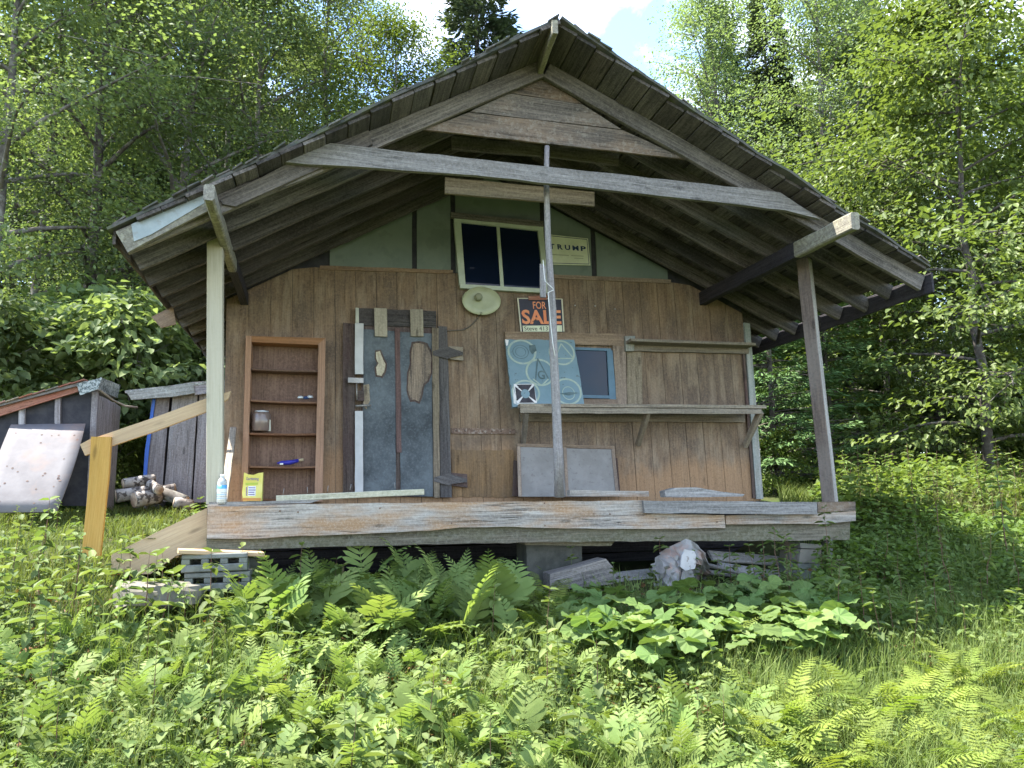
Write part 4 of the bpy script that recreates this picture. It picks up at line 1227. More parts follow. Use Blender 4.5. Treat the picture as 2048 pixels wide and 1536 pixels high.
slab('tarp_edge', [(306, 790), (312, 790), (298, 900), (293, 962), (286, 962), (290, 900)], YO - .02, .012, M['bluetarp'], s2, jit=.002)

# whitewashed sheet leaning on the first shed
P = [at(-40, 1026, 8.15), at(114, 1024, 8.15), at(150, 930, 8.45), at(171, 848, 8.86), at(24, 850, 8.86), at(-8, 905, 8.6)]
vs, fs = [], []
lf = [at(-40, 1026, 8.15), at(-10, 930, 8.46), at(22, 850, 8.86)]
rt = [at(114, 1024, 8.15), at(149, 930, 8.46), at(171, 848, 8.86)]
n_ = 9
for i in range(n_):
    t = i / (n_ - 1)
    w0_, w1_, w2_ = (1 - t) ** 2, 2 * t * (1 - t), t * t
    a = lf[0] * w0_ + (2 * lf[1] - .5 * lf[0] - .5 * lf[2]) * w1_ + lf[2] * w2_
    b = rt[0] * w0_ + (2 * rt[1] - .5 * rt[0] - .5 * rt[2]) * w1_ + rt[2] * w2_
    for j in range(7):
        vs.append(Vector(a + (b - a) * j / 6))
for i in range(n_ - 1):
    for j in range(6):
        fs.append((i * 7 + j, i * 7 + j + 1, (i + 1) * 7 + j + 1, (i + 1) * 7 + j))
c_ = sum(vs, Vector()) / len(vs)
ws = thing('plywood_sheet', 'whitewashed plywood sheet with nail holes leaning on the tar-paper shed', 'sheet', c_)
nrm_ = (vs[6] - vs[0]).cross(vs[-7] - vs[0]).normalized()
so_ = link('sheet_body', mesh('sheet_body', [v - c_ for v in vs], fs, M['whitesheet'], smooth=True), ws, Matrix.Translation(c_))
md = so_.modifiers.new('thick', 'SOLIDIFY'); md.thickness = .014; md.offset = 0
r_ = random.Random(4)
hv, hf = [], []
for k in range(26):
    i, j = r_.uniform(.4, 7.6), r_.uniform(.3, 5.7)
    i0, j0 = int(i), int(j)
    q = vs[i0 * 7 + j0].lerp(vs[i0 * 7 + j0 + 1], j - j0).lerp(vs[(i0 + 1) * 7 + j0].lerp(vs[(i0 + 1) * 7 + j0 + 1], j - j0), i - i0)
    tx = (vs[6] - vs[0]).normalized(); ty = nrm_.cross(tx)
    q = q + nrm_ * (.009 if nrm_.y < 0 else -.009)
    rr_ = r_.choice((.007, .009, .011, .014))
    s = len(hv)
    hv += [q - c_ + tx * rr_ * math.cos(a) * r_.uniform(.7, 1.2) + ty * rr_ * math.sin(a) * r_.uniform(.7, 1.2) for a in (0, .8, 1.6, 2.4, 3.2, 4, 4.8, 5.5)]
    hf.append(tuple(range(s, s + 8)))
link('nail_holes', mesh('nail_holes', hv, hf, M['jamb']), ws, Matrix.Translation(c_), kind='stuff')

# birch firewood
LOGS = [((232, 992, 8.9), (300, 985, 9.0), .075, 'birch log with a white bark end low at the left of the woodpile'),
        ((246, 968, 9.0), (308, 958, 9.15), .06, 'white birch log lying on top of the woodpile'),
        ((268, 1000, 8.8), (318, 992, 8.95), .085, 'thick birch log at the front of the woodpile'),
        ((300, 968, 9.1), (318, 980, 8.8), .05, 'short split log pointing forward on the woodpile'),
        ((322, 985, 9.0), (372, 1003, 8.9), .065, 'rotten brown log sloping down at the right of the woodpile'),
        ((348, 1004, 8.8), (385, 1010, 8.85), .055, 'small birch offcut at the right end of the woodpile'),
        ((290, 985, 9.2), (350, 978, 9.2), .06, 'dim log at the back of the woodpile')]
for p0, p1, r0_, lb in LOGS:
    a, b = Vector(at(*p0)), Vector(at(*p1))
    lg = thing('firewood_log', lb, 'log', a, 'birch logs of the woodpile')
    rs = [r0_ * random.uniform(.92, 1.08) for _ in range(5)]
    tube('bark', [a.lerp(b, t / 4) for t in range(5)], rs, M['birch'] if 'brown' not in lb else M['bark'], lg, 10)
    d = (b - a).normalized()
    for e, sgn in ((a, -1), (b, 1)):
        lathe('cut_end', e + d * sgn * .001, [(rs[0 if sgn < 0 else -1] * .9, 0), (rs[0 if sgn < 0 else -1] * .86, .004)], M['logend'], lg, 10, axis=d * sgn)

# ------------------------------------------------------------------ leaves and trees
LM = {
    'maple': leaf_mat('maple_leaves', (.095, .135, .058), (.130, .180, .075), (.175, .225, .098), trans=.48),  # paled leaf colour stands in for haze over the woods
    'birch': leaf_mat('birch_leaves', (.095, .130, .065), (.125, .170, .085), (.165, .215, .105), trans=.48),  # haze put into the pale leaf colour here too
    'lime': leaf_mat('bright_leaves', (.085, .125, .028), (.120, .175, .038), (.155, .215, .050)),
    'beech': leaf_mat('beech_leaves', (.070, .105, .032), (.105, .155, .042), (.150, .205, .060), trans=.42, spec=.3, rough=.5),
    'spruce': leaf_mat('spruce_needles', (.060, .092, .055), (.085, .122, .066), (.115, .160, .080), trans=.12, tint=(1.1, 1.1, .7)),
    'fir': leaf_mat('fir_needles', (.060, .110, .038), (.090, .150, .050), (.125, .195, .066), trans=.18, tint=(1.1, 1.1, .6)),
    'fern': leaf_mat('sensitive_fern_fronds', (.095, .145, .040), (.145, .208, .056), (.210, .268, .085), trans=.40),
    'lady': leaf_mat('lady_fern_fronds', (.110, .155, .028), (.160, .215, .040), (.210, .260, .058), trans=.42),
    'broad': leaf_mat('broad_round_leaves', (.085, .140, .040), (.115, .180, .052), (.150, .215, .066), trans=.34),
    'weed': leaf_mat('weed_leaves', (.080, .120, .040), (.125, .175, .055), (.180, .225, .080), trans=.36),
    'grass': leaf_mat('grass_blades', (.075, .110, .028), (.120, .165, .040), (.185, .220, .070), trans=.34),
    'dry': leaf_mat('dry_grass_blades', (.110, .120, .045), (.185, .175, .075), (.26, .225, .110), trans=.3),
    'brown': leaf_mat('withered_fronds', (.085, .045, .018), (.14, .075, .03), (.19, .115, .045), trans=.25, tint=(1.1, .9, .6)),
}


def unit(a):
    return a / np.maximum(np.linalg.norm(a, axis=1, keepdims=True), 1e-9)


def leaf_quads(P, D, N, Ln, wr=.55, droop=.12):
    D = unit(D); S = unit(np.cross(N, D)); N = np.cross(D, S)
    Ln = Ln[:, None]
    a = P; c = P + D * Ln - N * Ln * droop
    m = P + D * Ln * .46
    b = m + S * Ln * wr / 2 - N * Ln * .05; d = m - S * Ln * wr / 2 - N * Ln * .05
    V = np.stack([a, b, c, d], 1).reshape(-1, 3)
    return V, np.arange(len(P) * 4).reshape(-1, 4)


def leaf_fold(P, D, N, Ln, wr=.55, droop=.12):
    """leaf of two halves folded along the midrib"""
    D = unit(D); S = unit(np.cross(N, D)); N = np.cross(D, S)
    L_ = Ln[:, None]
    base, tip = P, P + D * L_ - N * L_ * droop
    q = lambda t, sd, up: P + D * L_ * t + S * L_ * wr / 2 * sd + N * L_ * up
    V = np.stack([base, q(.28, 1, .10), q(.68, .78, .03), tip, q(.28, -1, .10), q(.68, -.78, .03)], 1).reshape(-1, 3)
    o = np.arange(len(P))[:, None] * 6
    F = np.concatenate([o + np.array([[0, 3, 2, 1]]), o + np.array([[0, 4, 5, 3]])], 0)
    return V, F


def tubes_np(lines, k=6):
    """lines: [(points (n,3), radii (n,))] -> one vertex/face array"""
    Vs, Fs, off = [], [], 0
    th = np.arange(k) * 2 * np.pi / k
    for pts, rad in lines:
        pts = np.asarray(pts, float); rad = np.asarray(rad, float)
        n = len(pts)
        d = np.gradient(pts, axis=0); d = unit(d)
        ref = np.where(np.abs(d[:, 2:3]) > .9, np.array([[1., 0, 0]]), np.array([[0, 0, 1.]]))
        a = unit(np.cross(d, ref)); b = np.cross(d, a)
        ringv = pts[:, None] + rad[:, None, None] * (np.cos(th)[None, :, None] * a[:, None] + np.sin(th)[None, :, None] * b[:, None])
        Vs.append(ringv.reshape(-1, 3))
        i = np.arange(n - 1)[:, None] * k; j = np.arange(k)[None, :]
        Fs.append(np.stack([i + j, i + (j + 1) % k, i + k + (j + 1) % k, i + k + j], -1).reshape(-1, 4) + off)
        off += n * k
    return np.concatenate(Vs), np.concatenate(Fs)


def decid(seed, H, cb, R, nlimb, ncl, nper, leafL, lmat, bark, flat=.11, spread=.36, rise=.55, fold=False, r0=None, skew=(0, 0), droop=.0):
    r = np.random.default_rng(seed)
    r0 = r0 or H * .0105
    zs = np.linspace(-.35, H * .97, 12)
    wob = np.cumsum(r.normal(0, .05, (12, 2)), 0) + np.outer(np.linspace(0, 1, 12) ** 1.5, skew)
    tr = np.column_stack([wob, zs]); tr[:2, :2] = 0
    lines = [(tr, r0 * (1.12 - np.linspace(0, 1, 12) * .98))]
    CP, CD, CR = [], [], []
    az = r.uniform(0, 6.28)
    for i in range(nlimb):
        f = (i + r.uniform(.1, .9)) / nlimb
        h = cb + (H - cb) * f
        p0 = np.array([np.interp(h, zs, tr[:, 0]), np.interp(h, zs, tr[:, 1]), h])
        az += 2.4 + r.normal(0, .4)
        prof = (1 - max(0, f - .35) / .65) ** .75 * (.72 + .28 * min(1, f / .25))
        ln = R * prof * r.uniform(.6, 1.12) + .25
        el = rise * r.uniform(.5, 1.3) + .5 * f
        t = np.linspace(0, 1, 6)
        d = np.array([math.cos(az), math.sin(az)])
        xy = p0[:2] + np.outer(t * ln * math.cos(el * .6), d) + np.cumsum(r.normal(0, .03 * ln, (6, 2)), 0) * t[:, None]
        z = h + ln * (math.sin(el) * t - (.30 + droop) * t ** 2 * (1 - .5 * f))
        pl = np.column_stack([xy, z])
        lines.append((pl, max(.012, r0 * .42 * (1 - .6 * f)) * (1.05 - .9 * t)))
        for _ in range(ncl):
            s = r.uniform(.28, 1.04) ** .8
            c = np.array([np.interp(s, t, pl[:, k]) for k in range(3)])
            off = r.normal(0, 1, 3) * np.array([.20, .20, .09]) * ln * (.4 + .6 * s)
            cc = c + off
            CP.append(cc)
            od = np.append(d, -.1) + off / (np.linalg.norm(off) + 1e-6) * .8
            CD.append(od); CR.append(r.uniform(.6, 1.25))
            if np.linalg.norm(off) > .18 and r.random() < .6:
                lines.append((np.array([c, c + off * .5 + np.array([0, 0, .03]), cc]), np.array([.009, .006, .003])))
    CP, CD, CR = np.array(CP), unit(np.array(CD)), np.array(CR)
    cnt = r.poisson(nper * CR)
    idx = np.repeat(np.arange(len(CP)), cnt)
    n = len(idx)
    g = r.normal(0, 1, (n, 3)) * np.array([spread, spread, flat]) * CR[idx][:, None]
    g[:, 2] -= .12 * (g[:, 0] ** 2 + g[:, 1] ** 2)
    P = CP[idx] + g
    D = CD[idx] * .8 + r.normal(0, .55, (n, 3)); D[:, 2] = D[:, 2] * .6 - .28
    N = np.array([[0, 0, 1.]]) + r.normal(0, .42, (n, 3))
    Ls = leafL * r.uniform(.65, 1.25, n)
    cv = r.uniform(0, 1, len(CP))
    v = np.clip(.55 * cv[idx] + .45 * r.uniform(0, 1, n), 0, 1)
    if fold:
        V, F = leaf_fold(P, D, N, Ls); v = np.concatenate([v, v])
    else:
        V, F = leaf_quads(P, D, N, Ls, .6)
    crown = np_mesh('crown', V, F, LM[lmat], v=v)
    tv, tf = tubes_np(lines)
    return np_mesh('trunk', tv, tf, M[bark], smooth=True), crown


def conifer(seed, H, cb, R, lmat, bark, nb=8, step=.34, dens=1.0, droop=.35, needle=.16, taper=.85, dead=0.0):
    r = np.random.default_rng(seed)
    r0 = H * .011
    zs = np.linspace(-.35, H, 10)
    tr = np.column_stack([np.cumsum(r.normal(0, .015, (10, 2)), 0), zs]); tr[:2, :2] = 0
    lines = [(tr, r0 * (1.1 - np.linspace(0, 1, 10) * 1.06))]
    Ps, Ds, Ns, Ls, vs = [], [], [], [], []
    h = cb
    while h < H - .1:
        f = (h - cb) / (H - cb)
        for k in range(nb):
            az = r.uniform(0, 6.28)
            ln = R * (1 - f) ** taper * r.uniform(.65, 1.1) + .10
            t = np.linspace(0, 1, 6)
            d = np.array([math.cos(az), math.sin(az), 0])
            z = h + r.uniform(-.12, .12) + ln * (.16 * t - droop * t ** 2 * (1 - .6 * f) + .10 * t ** 4)
            pl = np.column_stack([np.outer(t * ln, d[:2]), z])
            lines.append((pl, max(.005, .02 * (1 - f)) * (1.05 - t)))
            if r.random() < dead * (1 - f) ** 4:
                continue
            n = int(ln * 58 * dens) + 8
            s = r.uniform(.16, 1.0, n) ** .75
            c = np.column_stack([np.interp(s, t, pl[:, q]) for q in range(3)])
            side = np.array([-d[1], d[0], 0.])
            sg = r.uniform(-1, 1, n)
            wid = (.30 * ln * (1.06 - s) + .05)
            off = sg * wid
            P = c + side * off[:, None] + np.column_stack([np.zeros(n), np.zeros(n), -.10 * np.abs(off) + r.normal(0, .025, n)]) + d * (np.abs(off) * .55)[:, None]
            D = d * .9 + side * (np.sign(sg) * r.uniform(.2, .9, n))[:, None] + r.normal(0, .22, (n, 3)); D[:, 2] -= .18
            Ps.append(P); Ds.append(D); Ns.append(np.array([[0, 0, 1.]]) + r.normal(0, .4, (n, 3)))
            Ls.append(needle * r.uniform(.7, 1.35, n)); vs.append(np.clip(.25 + .5 * s + r.normal(0, .18, n), 0, 1))
        h += step * (1 - .45 * f)
    P, D, N, Ls, v = map(np.concatenate, (Ps, Ds, Ns, Ls, vs))
    V, F = leaf_quads(P, D, N, Ls, .26, .08)
    tv, tf = tubes_np(lines, 5)
    return np_mesh('trunk', tv, tf, M[bark], smooth=True), np_mesh('crown', V, F, LM[lmat], v=v)


PROT = {
    'mapleA': decid(1, 11.5, 2.6, 2.9, 28, 13, 84, .092, 'maple', 'bark'),
    'mapleB': decid(2, 12.5, 3.4, 2.6, 28, 12, 84, .086, 'maple', 'barkdark', rise=.7),
    'birchA': decid(3, 12.0, 2.4, 2.5, 32, 13, 88, .072, 'birch', 'bark', flat=.20, spread=.34, rise=.75),
    'limeA': decid(4, 10.5, 2.2, 2.6, 32, 13, 88, .072, 'lime', 'bark', flat=.18, rise=.7),
    'beechA': decid(5, 8.5, .6, 3.1, 34, 17, 54, .102, 'beech', 'barkdark', flat=.055, spread=.34, rise=.22, fold=True, droop=.06),
    'sapling': decid(6, 2.7, .5, 1.25, 16, 8, 26, .15, 'maple', 'bark', flat=.07, spread=.22, rise=.5, fold=True, r0=.022),
    'saplingB': decid(7, 2.2, .3, 1.0, 15, 8, 26, .12, 'lime', 'bark', flat=.08, spread=.2, rise=.5, fold=True, r0=.018),
    'spruceA': conifer(8, 13, 1.6, 2.0, 'spruce', 'barkdark', 9, .30, 1.2, needle=.17),
    'spruceB': conifer(9, 14, 1.0, 1.3, 'spruce', 'barkdark', 9, .28, 1.3, needle=.16, taper=.7),
    'firA': conifer(10, 7.0, .35, 1.7, 'fir', 'barkdark', 9, .26, 1.25, droop=.22, needle=.13, dead=.4),
}
protos_used = {}


def tree(kind, name, px, Y, sc, label, cat='tree', group=None, sz=None, rz=None, dz=0.0):
    x = atx(px, Y)
    z = float(ground_z(x, Y)) + dz
    t = link(name, None, None, Matrix.Translation((x, Y, z)))
    tag(t, label, cat, group)
    R_ = Matrix.Rotation(random.uniform(0, 6.28) if rz is None else rz, 4, 'Z') @ Matrix.Diagonal((sc, sc, (sz or sc), 1))
    tm, cm = PROT[kind]
    link('trunk', tm, t, Matrix.Translation((x, Y, z)) @ R_)
    link('crown', cm, t, Matrix.Translation((x, Y, z)) @ R_)
    return t


# the forest edge on the left
G1, G2, G3 = 'trees of the left forest edge', 'trees of the right forest edge', 'trees deep in the forest'
tree('mapleA', 'maple_tree', -60, 13.5, 1.0, 'tall broadleaf tree whose crown fills the upper left corner above the tar-paper shed', group=G1)
tree('mapleB', 'maple_tree', 150, 15.5, 1.05, 'dark-trunked broadleaf tree rising behind the tar-paper shed', group=G1)
tree('birchA', 'birch_tree', 330, 16.5, 1.12, 'airy small-leaved tree rising behind the plank shed', group=G1)
tree('mapleA', 'maple_tree', 500, 18.0, 1.15, 'broad green tree above the left eave of the cabin', group=G1, rz=2.1)
tree('birchA', 'birch_tree', 640, 19.5, 1.2, 'tall thin-leaved tree over the middle of the left roof slope', group=G1, rz=4)
tree('limeA', 'lime_tree', 755, 17.5, 1.06, 'bright yellow-green tree nearest the ridge on the left roof slope', group=G1)
tree('spruceA', 'spruce_tree', 800, 23.0, .98, 'dark spruce standing behind the bright yellow-green tree', group=G1)
tree('mapleB', 'maple_tree', 30, 19.0, 1.2, 'slim forest tree showing between the two leftmost crowns', group=G1, rz=1)
tree('spruceB', 'spruce_tree', 230, 20.5, 1.15, 'narrow dark conifer half hidden behind the plank shed trees', group=G1)
tree('mapleA', 'maple_tree', 420, 22.0, 1.3, 'large rear crown filling the gap above the left porch post', group=G1, rz=5)
tree('spruceA', 'spruce_tree', 972, 18.5, 1.24, 'pale green spruce whose spreading top stands left of the ridge', 'tree')
tree('spruceB', 'spruce_tree', 1150, 34.0, 1.36, 'tiny far spruce spire just right of the ridge', 'tree')
# right
tree('limeA', 'lime_tree', 1330, 20.0, 1.06, 'light green tree topping the right roof slope below the open sky', group=G2, rz=.7)
tree('birchA', 'birch_tree', 1480, 17.5, 1.12, 'pale small-leaved tree above the right roof slope', group=G2, rz=2.6)
tree('spruceB', 'spruce_tree', 1602, 16.0, .95, 'narrow dark spruce column rising above the right eave', group=G2)
tree('birchA', 'birch_tree', 1720, 14.5, 1.05, 'thin-crowned tree with sky gaps right of the dark spruce column', group=G2, rz=5.4)
tree('mapleB', 'maple_tree', 1800, 16.5, 1.1, 'dark trunk tree seen between the beech branches', group=G2, rz=3)
tree('beechA', 'beech_tree', 1985, 10.2, 1.0, 'large-leaved tree with layered bright branches at the right side', group=G2, rz=.4)
tree('beechA', 'beech_tree', 1900, 14.0, 1.25, 'second large-leaved tree behind the layered bright branches', group=G2, rz=3.3)
tree('beechA', 'beech_tree', 2230, 12.5, 1.2, 'broad tree whose boughs enter from beyond the right side', group=G2, rz=2)
tree('firA', 'fir_tree', 1560, 10.9, .80, 'low dark fir with drooping boughs behind the right porch post', group='low firs by the right forest edge')
tree('firA', 'fir_tree', 1672, 11.6, .80, 'fir with dead lower twigs just right of the porch post', group='low firs by the right forest edge', rz=2)
tree('firA', 'fir_tree', 1490, 14.5, 1.0, 'dim fir seen under the right eave by the wall corner', group='low firs by the right forest edge', rz=4)
tree('firA', 'fir_tree', 1830, 17.0, 1.05, 'shaded fir deep under the beech boughs', group='low firs by the right forest edge', rz=1)
tree('beechA', 'beech_tree', 1795, 12.6, .8, 'slender large-leaved tree with low layered boughs beyond the right porch post', group=G2, rz=5)
tree('firA', 'fir_tree', 1620, 15.0, 1.1, 'taller fir between the porch post and the wall corner, farther back', group='low firs by the right forest edge', rz=3)
# saplings at the forest edge
for px, Y, sc, k, lb in ((255, 11.6, 1.0, 'sapling', 'leafy young maple between the two sheds'), (130, 12.2, 1.0, 'sapling', 'young maple peeping over the tar-paper shed roof'), (375, 12.0, .95, 'sapling', 'young maple behind the plank shed roof'), (10, 11.5, .95, 'sapling', 'dim young maple at the left of the tar-paper shed'), (330, 13.2, 1.3, 'sapling', 'taller pale maple sapling under the left eave'), (60, 13.6, 1.25, 'sapling', 'shaded maple sapling under the leftmost crown'), (225, 10.6, .45, 'saplingB', 'small yellow-green shoot behind the rail post'), (1545, 10.6, .42, 'saplingB', 'small pale shoot at the right wall corner')):
    tree(k, 'maple_sapling', px, Y, sc, lb, 'sapling', 'maple saplings at the forest edge')
deep = [('mapleB', 1.2), ('spruceA', 1.1), ('mapleA', 1.25), ('spruceB', 1.15), ('birchA', 1.25)]
ROWS = ('first row behind the front crowns left', 'middle rows of the left forest', 'farthest rows of the left forest', 'first row behind the front crowns right', 'middle rows of the right forest', 'farthest rows of the right forest')
q = 0
for row, (Y, p0, p1, stp) in enumerate(((25.0, -260, 660, 125), (30.0, -300, 680, 110), (36.0, -250, 700, 110), (21.5, 1500, 2350, 150), (26.0, 1500, 2400, 135), (32.0, 1480, 2400, 125))):
    px = p0
    while px < p1:
        k, s = deep[q % 5]; q += 1
        nm = {'mapleB': 'maple_tree', 'mapleA': 'maple_tree', 'birchA': 'birch_tree'}.get(k, 'spruce_tree')
        lb = {'maple_tree': 'broadleaf tree', 'birch_tree': 'small-leaved tree', 'spruce_tree': 'dark conifer'}[nm] + ' deep in the forest, ' + ROWS[row]
        tree(k, nm, px + random.uniform(-40, 40), Y + random.uniform(-1.5, 1.5), s * random.uniform(.9, 1.1), lb, 'tree', G3 + ', ' + nm.replace('_', ' ') + 's, ' + ROWS[row])
        px += stp
# understorey shrubs that darken the forest floor
for i in range(34):
    left = i < 18
    px = random.uniform(-150, 520) if left else random.uniform(1480, 2250)
    Y = random.uniform(14, 21)
    tree('sapling', 'shrub', px, Y, random.uniform(.8, 1.3), 'dim leafy shrub on the shaded forest floor' + (' left of the cabin' if left else ' right of the cabin'), 'shrub', 'forest floor shrubs ' + ('left' if left else 'right') + ' of the cabin')
# bare leaning stems and dead twig tangles on the right, thin trunks on the left
for i in range(4):
    bx, by = ((1665, 12.2), (1712, 12.0), (1570, 12.2), (1745, 12.5))[i]
    x = atx(bx, by); z = float(ground_z(x, by))
    r = np.random.default_rng(50 + i)
    lines = []
    for k in range(26):
        a = r.uniform(0, 6.28); l = r.uniform(.5, 1.4)
        p0 = np.array([r.normal(0, .18), r.normal(0, .15), r.uniform(.1, 1.3)])
        t = np.linspace(0, 1, 5)[:, None]
        d = np.array([math.cos(a), math.sin(a) * .6, r.uniform(-.7, .35)])
        lines.append((p0 + d * l * t + np.cumsum(r.normal(0, .025, (5, 3)), 0) * t - np.array([0, 0, .35]) * t ** 2, (.008 * (1.1 - t[:, 0]))))
    V, F = tubes_np(lines, 4)
    o_ = link('dead_brush', np_mesh('dead_brush', V, F, M['deadtwig']), None, Matrix.Translation((x, by, z)))
    tag(o_, ('tangle of dead grey twigs right beside the porch post', 'tangle of dead twigs under the fir boughs', 'dead twigs left of the porch post by the wall corner', 'dead twigs in the dark under the beech')[i], 'brush', 'dead brush by the right forest edge')

# ------------------------------------------------------------------ plants of the clearing
_YS = np.linspace(1.6, 16, 500)


def gpt(px, py):
    """where the photo's ray through (px, py) meets the ground"""
    r = ROT @ _ray(px, py)
    P = CAM[None] + r[None] * (_YS / r[1])[:, None]
    below = P[:, 2] < ground_z(P[:, 0], P[:, 1])
    i = int(np.argmax(below)) if below.any() else len(_YS) - 1
    return P[i]


def in_cabin(x, y, m=0.0):
    return (x > -.86 - m) & (x < 4.45 + m) & (y > 6.05 - m) & (y < 10.1)


def attr_v(me, v):
    a = me.attributes.new('v', 'FLOAT', 'FACE')
    a.data.foreach_set('value', np.asarray(v, np.float32))
    return me


def frond(seed, Lf, npair, wmax, pw, mat, stipe=.36, bend=(8, 80), lobes=2.0, fwd=.55, prof=.75):
    r = np.random.default_rng(seed)
    S = 40
    s = np.linspace(0, 1, S)
    ang = np.radians(bend[0] + (bend[1] - bend[0]) * s ** 1.5)
    step = Lf / (S - 1)
    x = np.concatenate([[0], np.cumsum(np.sin(ang[:-1]) * step)]); z = np.concatenate([[0], np.cumsum(np.cos(ang[:-1]) * step)])
    yw = .03 * Lf * np.sin(3 * s + r.uniform(0, 6))
    C_ = np.column_stack([x, yw, z])
    T = unit(np.gradient(C_, axis=0))
    V, F, v = [], [], []
    for i in range(0, S - 3, 3):                          # rachis
        j = min(i + 3, S - 1)
        o = len(V); w = .0028 * (1.2 - s[i])
        V += [C_[i] + [0, -w, 0], C_[i] + [0, w, 0], C_[j] + [0, w, 0], C_[j] + [0, -w, 0]]
        F.append((o, o + 1, o + 2, o + 3)); v.append(.3)
    for k in range(npair):
        t = k / (npair - 1)
        sc = stipe + (1 - stipe) * (t * .97 + .01)
        c = np.array([np.interp(sc, s, C_[:, q]) for q in range(3)])
        tg = np.array([np.interp(sc, s, T[:, q]) for q in range(3)]); tg /= np.linalg.norm(tg)
        lp = wmax * ((1 - t) ** prof * .92 + .08) * (.75 + .25 * min(1, t / .12)) * r.uniform(.88, 1.08)
        up = np.array([-tg[2], 0, tg[0]]); up = up if up[2] > 0 else -up
        for sd in (-1, 1):
            d = np.array([0, sd, 0.]) + tg * (fwd + .5 * t) + r.normal(0, .06, 3); d /= np.linalg.norm(d)
            n = up - d * up.dot(d); n /= np.linalg.norm(n)
            side = np.cross(n, d)
            m = 4
            o = len(V)
            for q in range(m + 1):
                u = q / m
                wdt = pw * lp * (math.sin(math.pi * (u * .86 + .10)) ** .8) * (1 + .16 * math.sin(lobes * 2 * math.pi * u + k)) * (.5 + .5 * min(1, (1 - t) * 3))
                if q == m:
                    wdt *= .25
                b = c + d * lp * u - n * lp * (.16 * u * u) + n * lp * .03 * math.sin(5 * u + k)
                V += [b + side * wdt, b - side * wdt]
            for q in range(m):
                F.append((o + 2 * q, o + 2 * q + 1, o + 2 * q + 3, o + 2 * q + 2)); v.append(min(1, max(0, .5 + .3 * t + r.normal(0, .12))))
    return np_mesh('frond', np.array(V), np.array(F), LM[mat], v=v)


FR = {
    'fern': [frond(i, (.38, .32, .42, .28, .36, .30, .40)[i], (9, 8, 10, 7, 9, 8, 9)[i], (.125, .12, .11, .13, .105, .115, .135)[i], (.15, .17, .13, .18, .15, .14, .16)[i], 'fern', lobes=2.5, bend=((8, 80), (22, 120), (0, 55), (30, 100), (10, 95), (40, 140), (5, 70))[i]) for i in range(7)],
    'lady': [frond(20 + i, .56, 22, .105, .10, 'lady', stipe=.2, bend=(25, 110), fwd=.2, lobes=4, prof=.9) for i in range(3)],
    'brown': [frond(40 + i, .30, 8, .09, .13, 'brown', bend=(40, 175)) for i in range(2)],
}


def place(px, py, jit=0):
    p = gpt(px, py)
    return np.array([p[0], p[1], float(ground_z(p[0], p[1]))])


def fern(kind, p, sc, label, cat, group, name, nfr):
    t = link(name, None, None, Matrix.Translation(Vector(p)))
    label = ('big ' if sc * nfr > 3.6 else 'small ') + label + ' ' + where(p)
    tag(t, label, cat, label)
    a = random.uniform(0, 6.28)
    for k in range(nfr):
        a += 6.28 / nfr + random.uniform(-.4, .4)
        s = sc * random.uniform(.7, 1.12)
        R_ = Matrix.Rotation(a, 4, 'Z') @ Matrix.Rotation(random.uniform(-.18, .22), 4, 'Y') @ Matrix.Rotation(random.uniform(-.2, .2), 4, 'X') @ Matrix.Scale(s, 4)
        link('frond', random.choice(FR[kind]), t, Matrix.Translation(Vector(p) + Vector((random.uniform(-.04, .04), random.uniform(-.04, .04), -.03))) @ R_)
    return t


COLS = ((110, 'below the whitewashed sheet'), (230, 'below the handrail post'), (340, 'below the steps'), (430, 'below the concrete blocks'), (500, 'in front of the pale post'), (590, 'in front of the bookcase'), (690, 'right of the bookcase line'), (780, 'in front of the blue-grey door'), (880, 'in front of the door hinges'), (980, 'in front of the lamp reflector'), (1070, 'in front of the sale sign'), (1140, 'in front of the slim pole'), (1240, 'in front of the leaning panel'), (1330, 'in front of the small window'), (1420, 'in front of the counter shelf'), (1520, 'in front of the wall corner'), (1620, 'in front of the right pier'), (1720, 'in front of the right post'), (1850, 'just beyond the right post'), (9999, 'well beyond the right post'))


def where(p):
    """which landmark a plant stands before, and how far out"""
    c = ROT.T @ (np.asarray(p) - CAM)
    px = PCX + FPX * c[0] / -c[2]
    col = next(t for x, t in COLS if px < x)
    row = next(t for y, t in ((5.2, 'against the porch'), (4.7, 'close to the porch'), (4.1, 'a step out'), (3.5, 'midway out'), (3.05, 'farther out'), (2.7, 'far out'), (-9, 'at the outer edge')) if p[1] > y)
    return row + ', ' + col


def scatter(n, regions, mind=0.1):
    """points on the ground from photo regions (x0, y0, x1, y1, weight)"""
    out = []
    W = [g[4] for g in regions]
    tries = 0
    while len(out) < n and tries < n * 30:
        tries += 1
        g = random.choices(regions, W)[0]
        p = place(random.uniform(g[0], g[2]), random.uniform(g[1], g[3]))
        if p[1] < 2.0 or in_cabin(p[0], p[1], .02):
            continue
        if any((p[0] - o[0]) ** 2 + (p[1] - o[1]) ** 2 < (mind * (p[1] / 4)) ** 2 for o in out[-160:]):
            continue
        out.append(p)
    return out


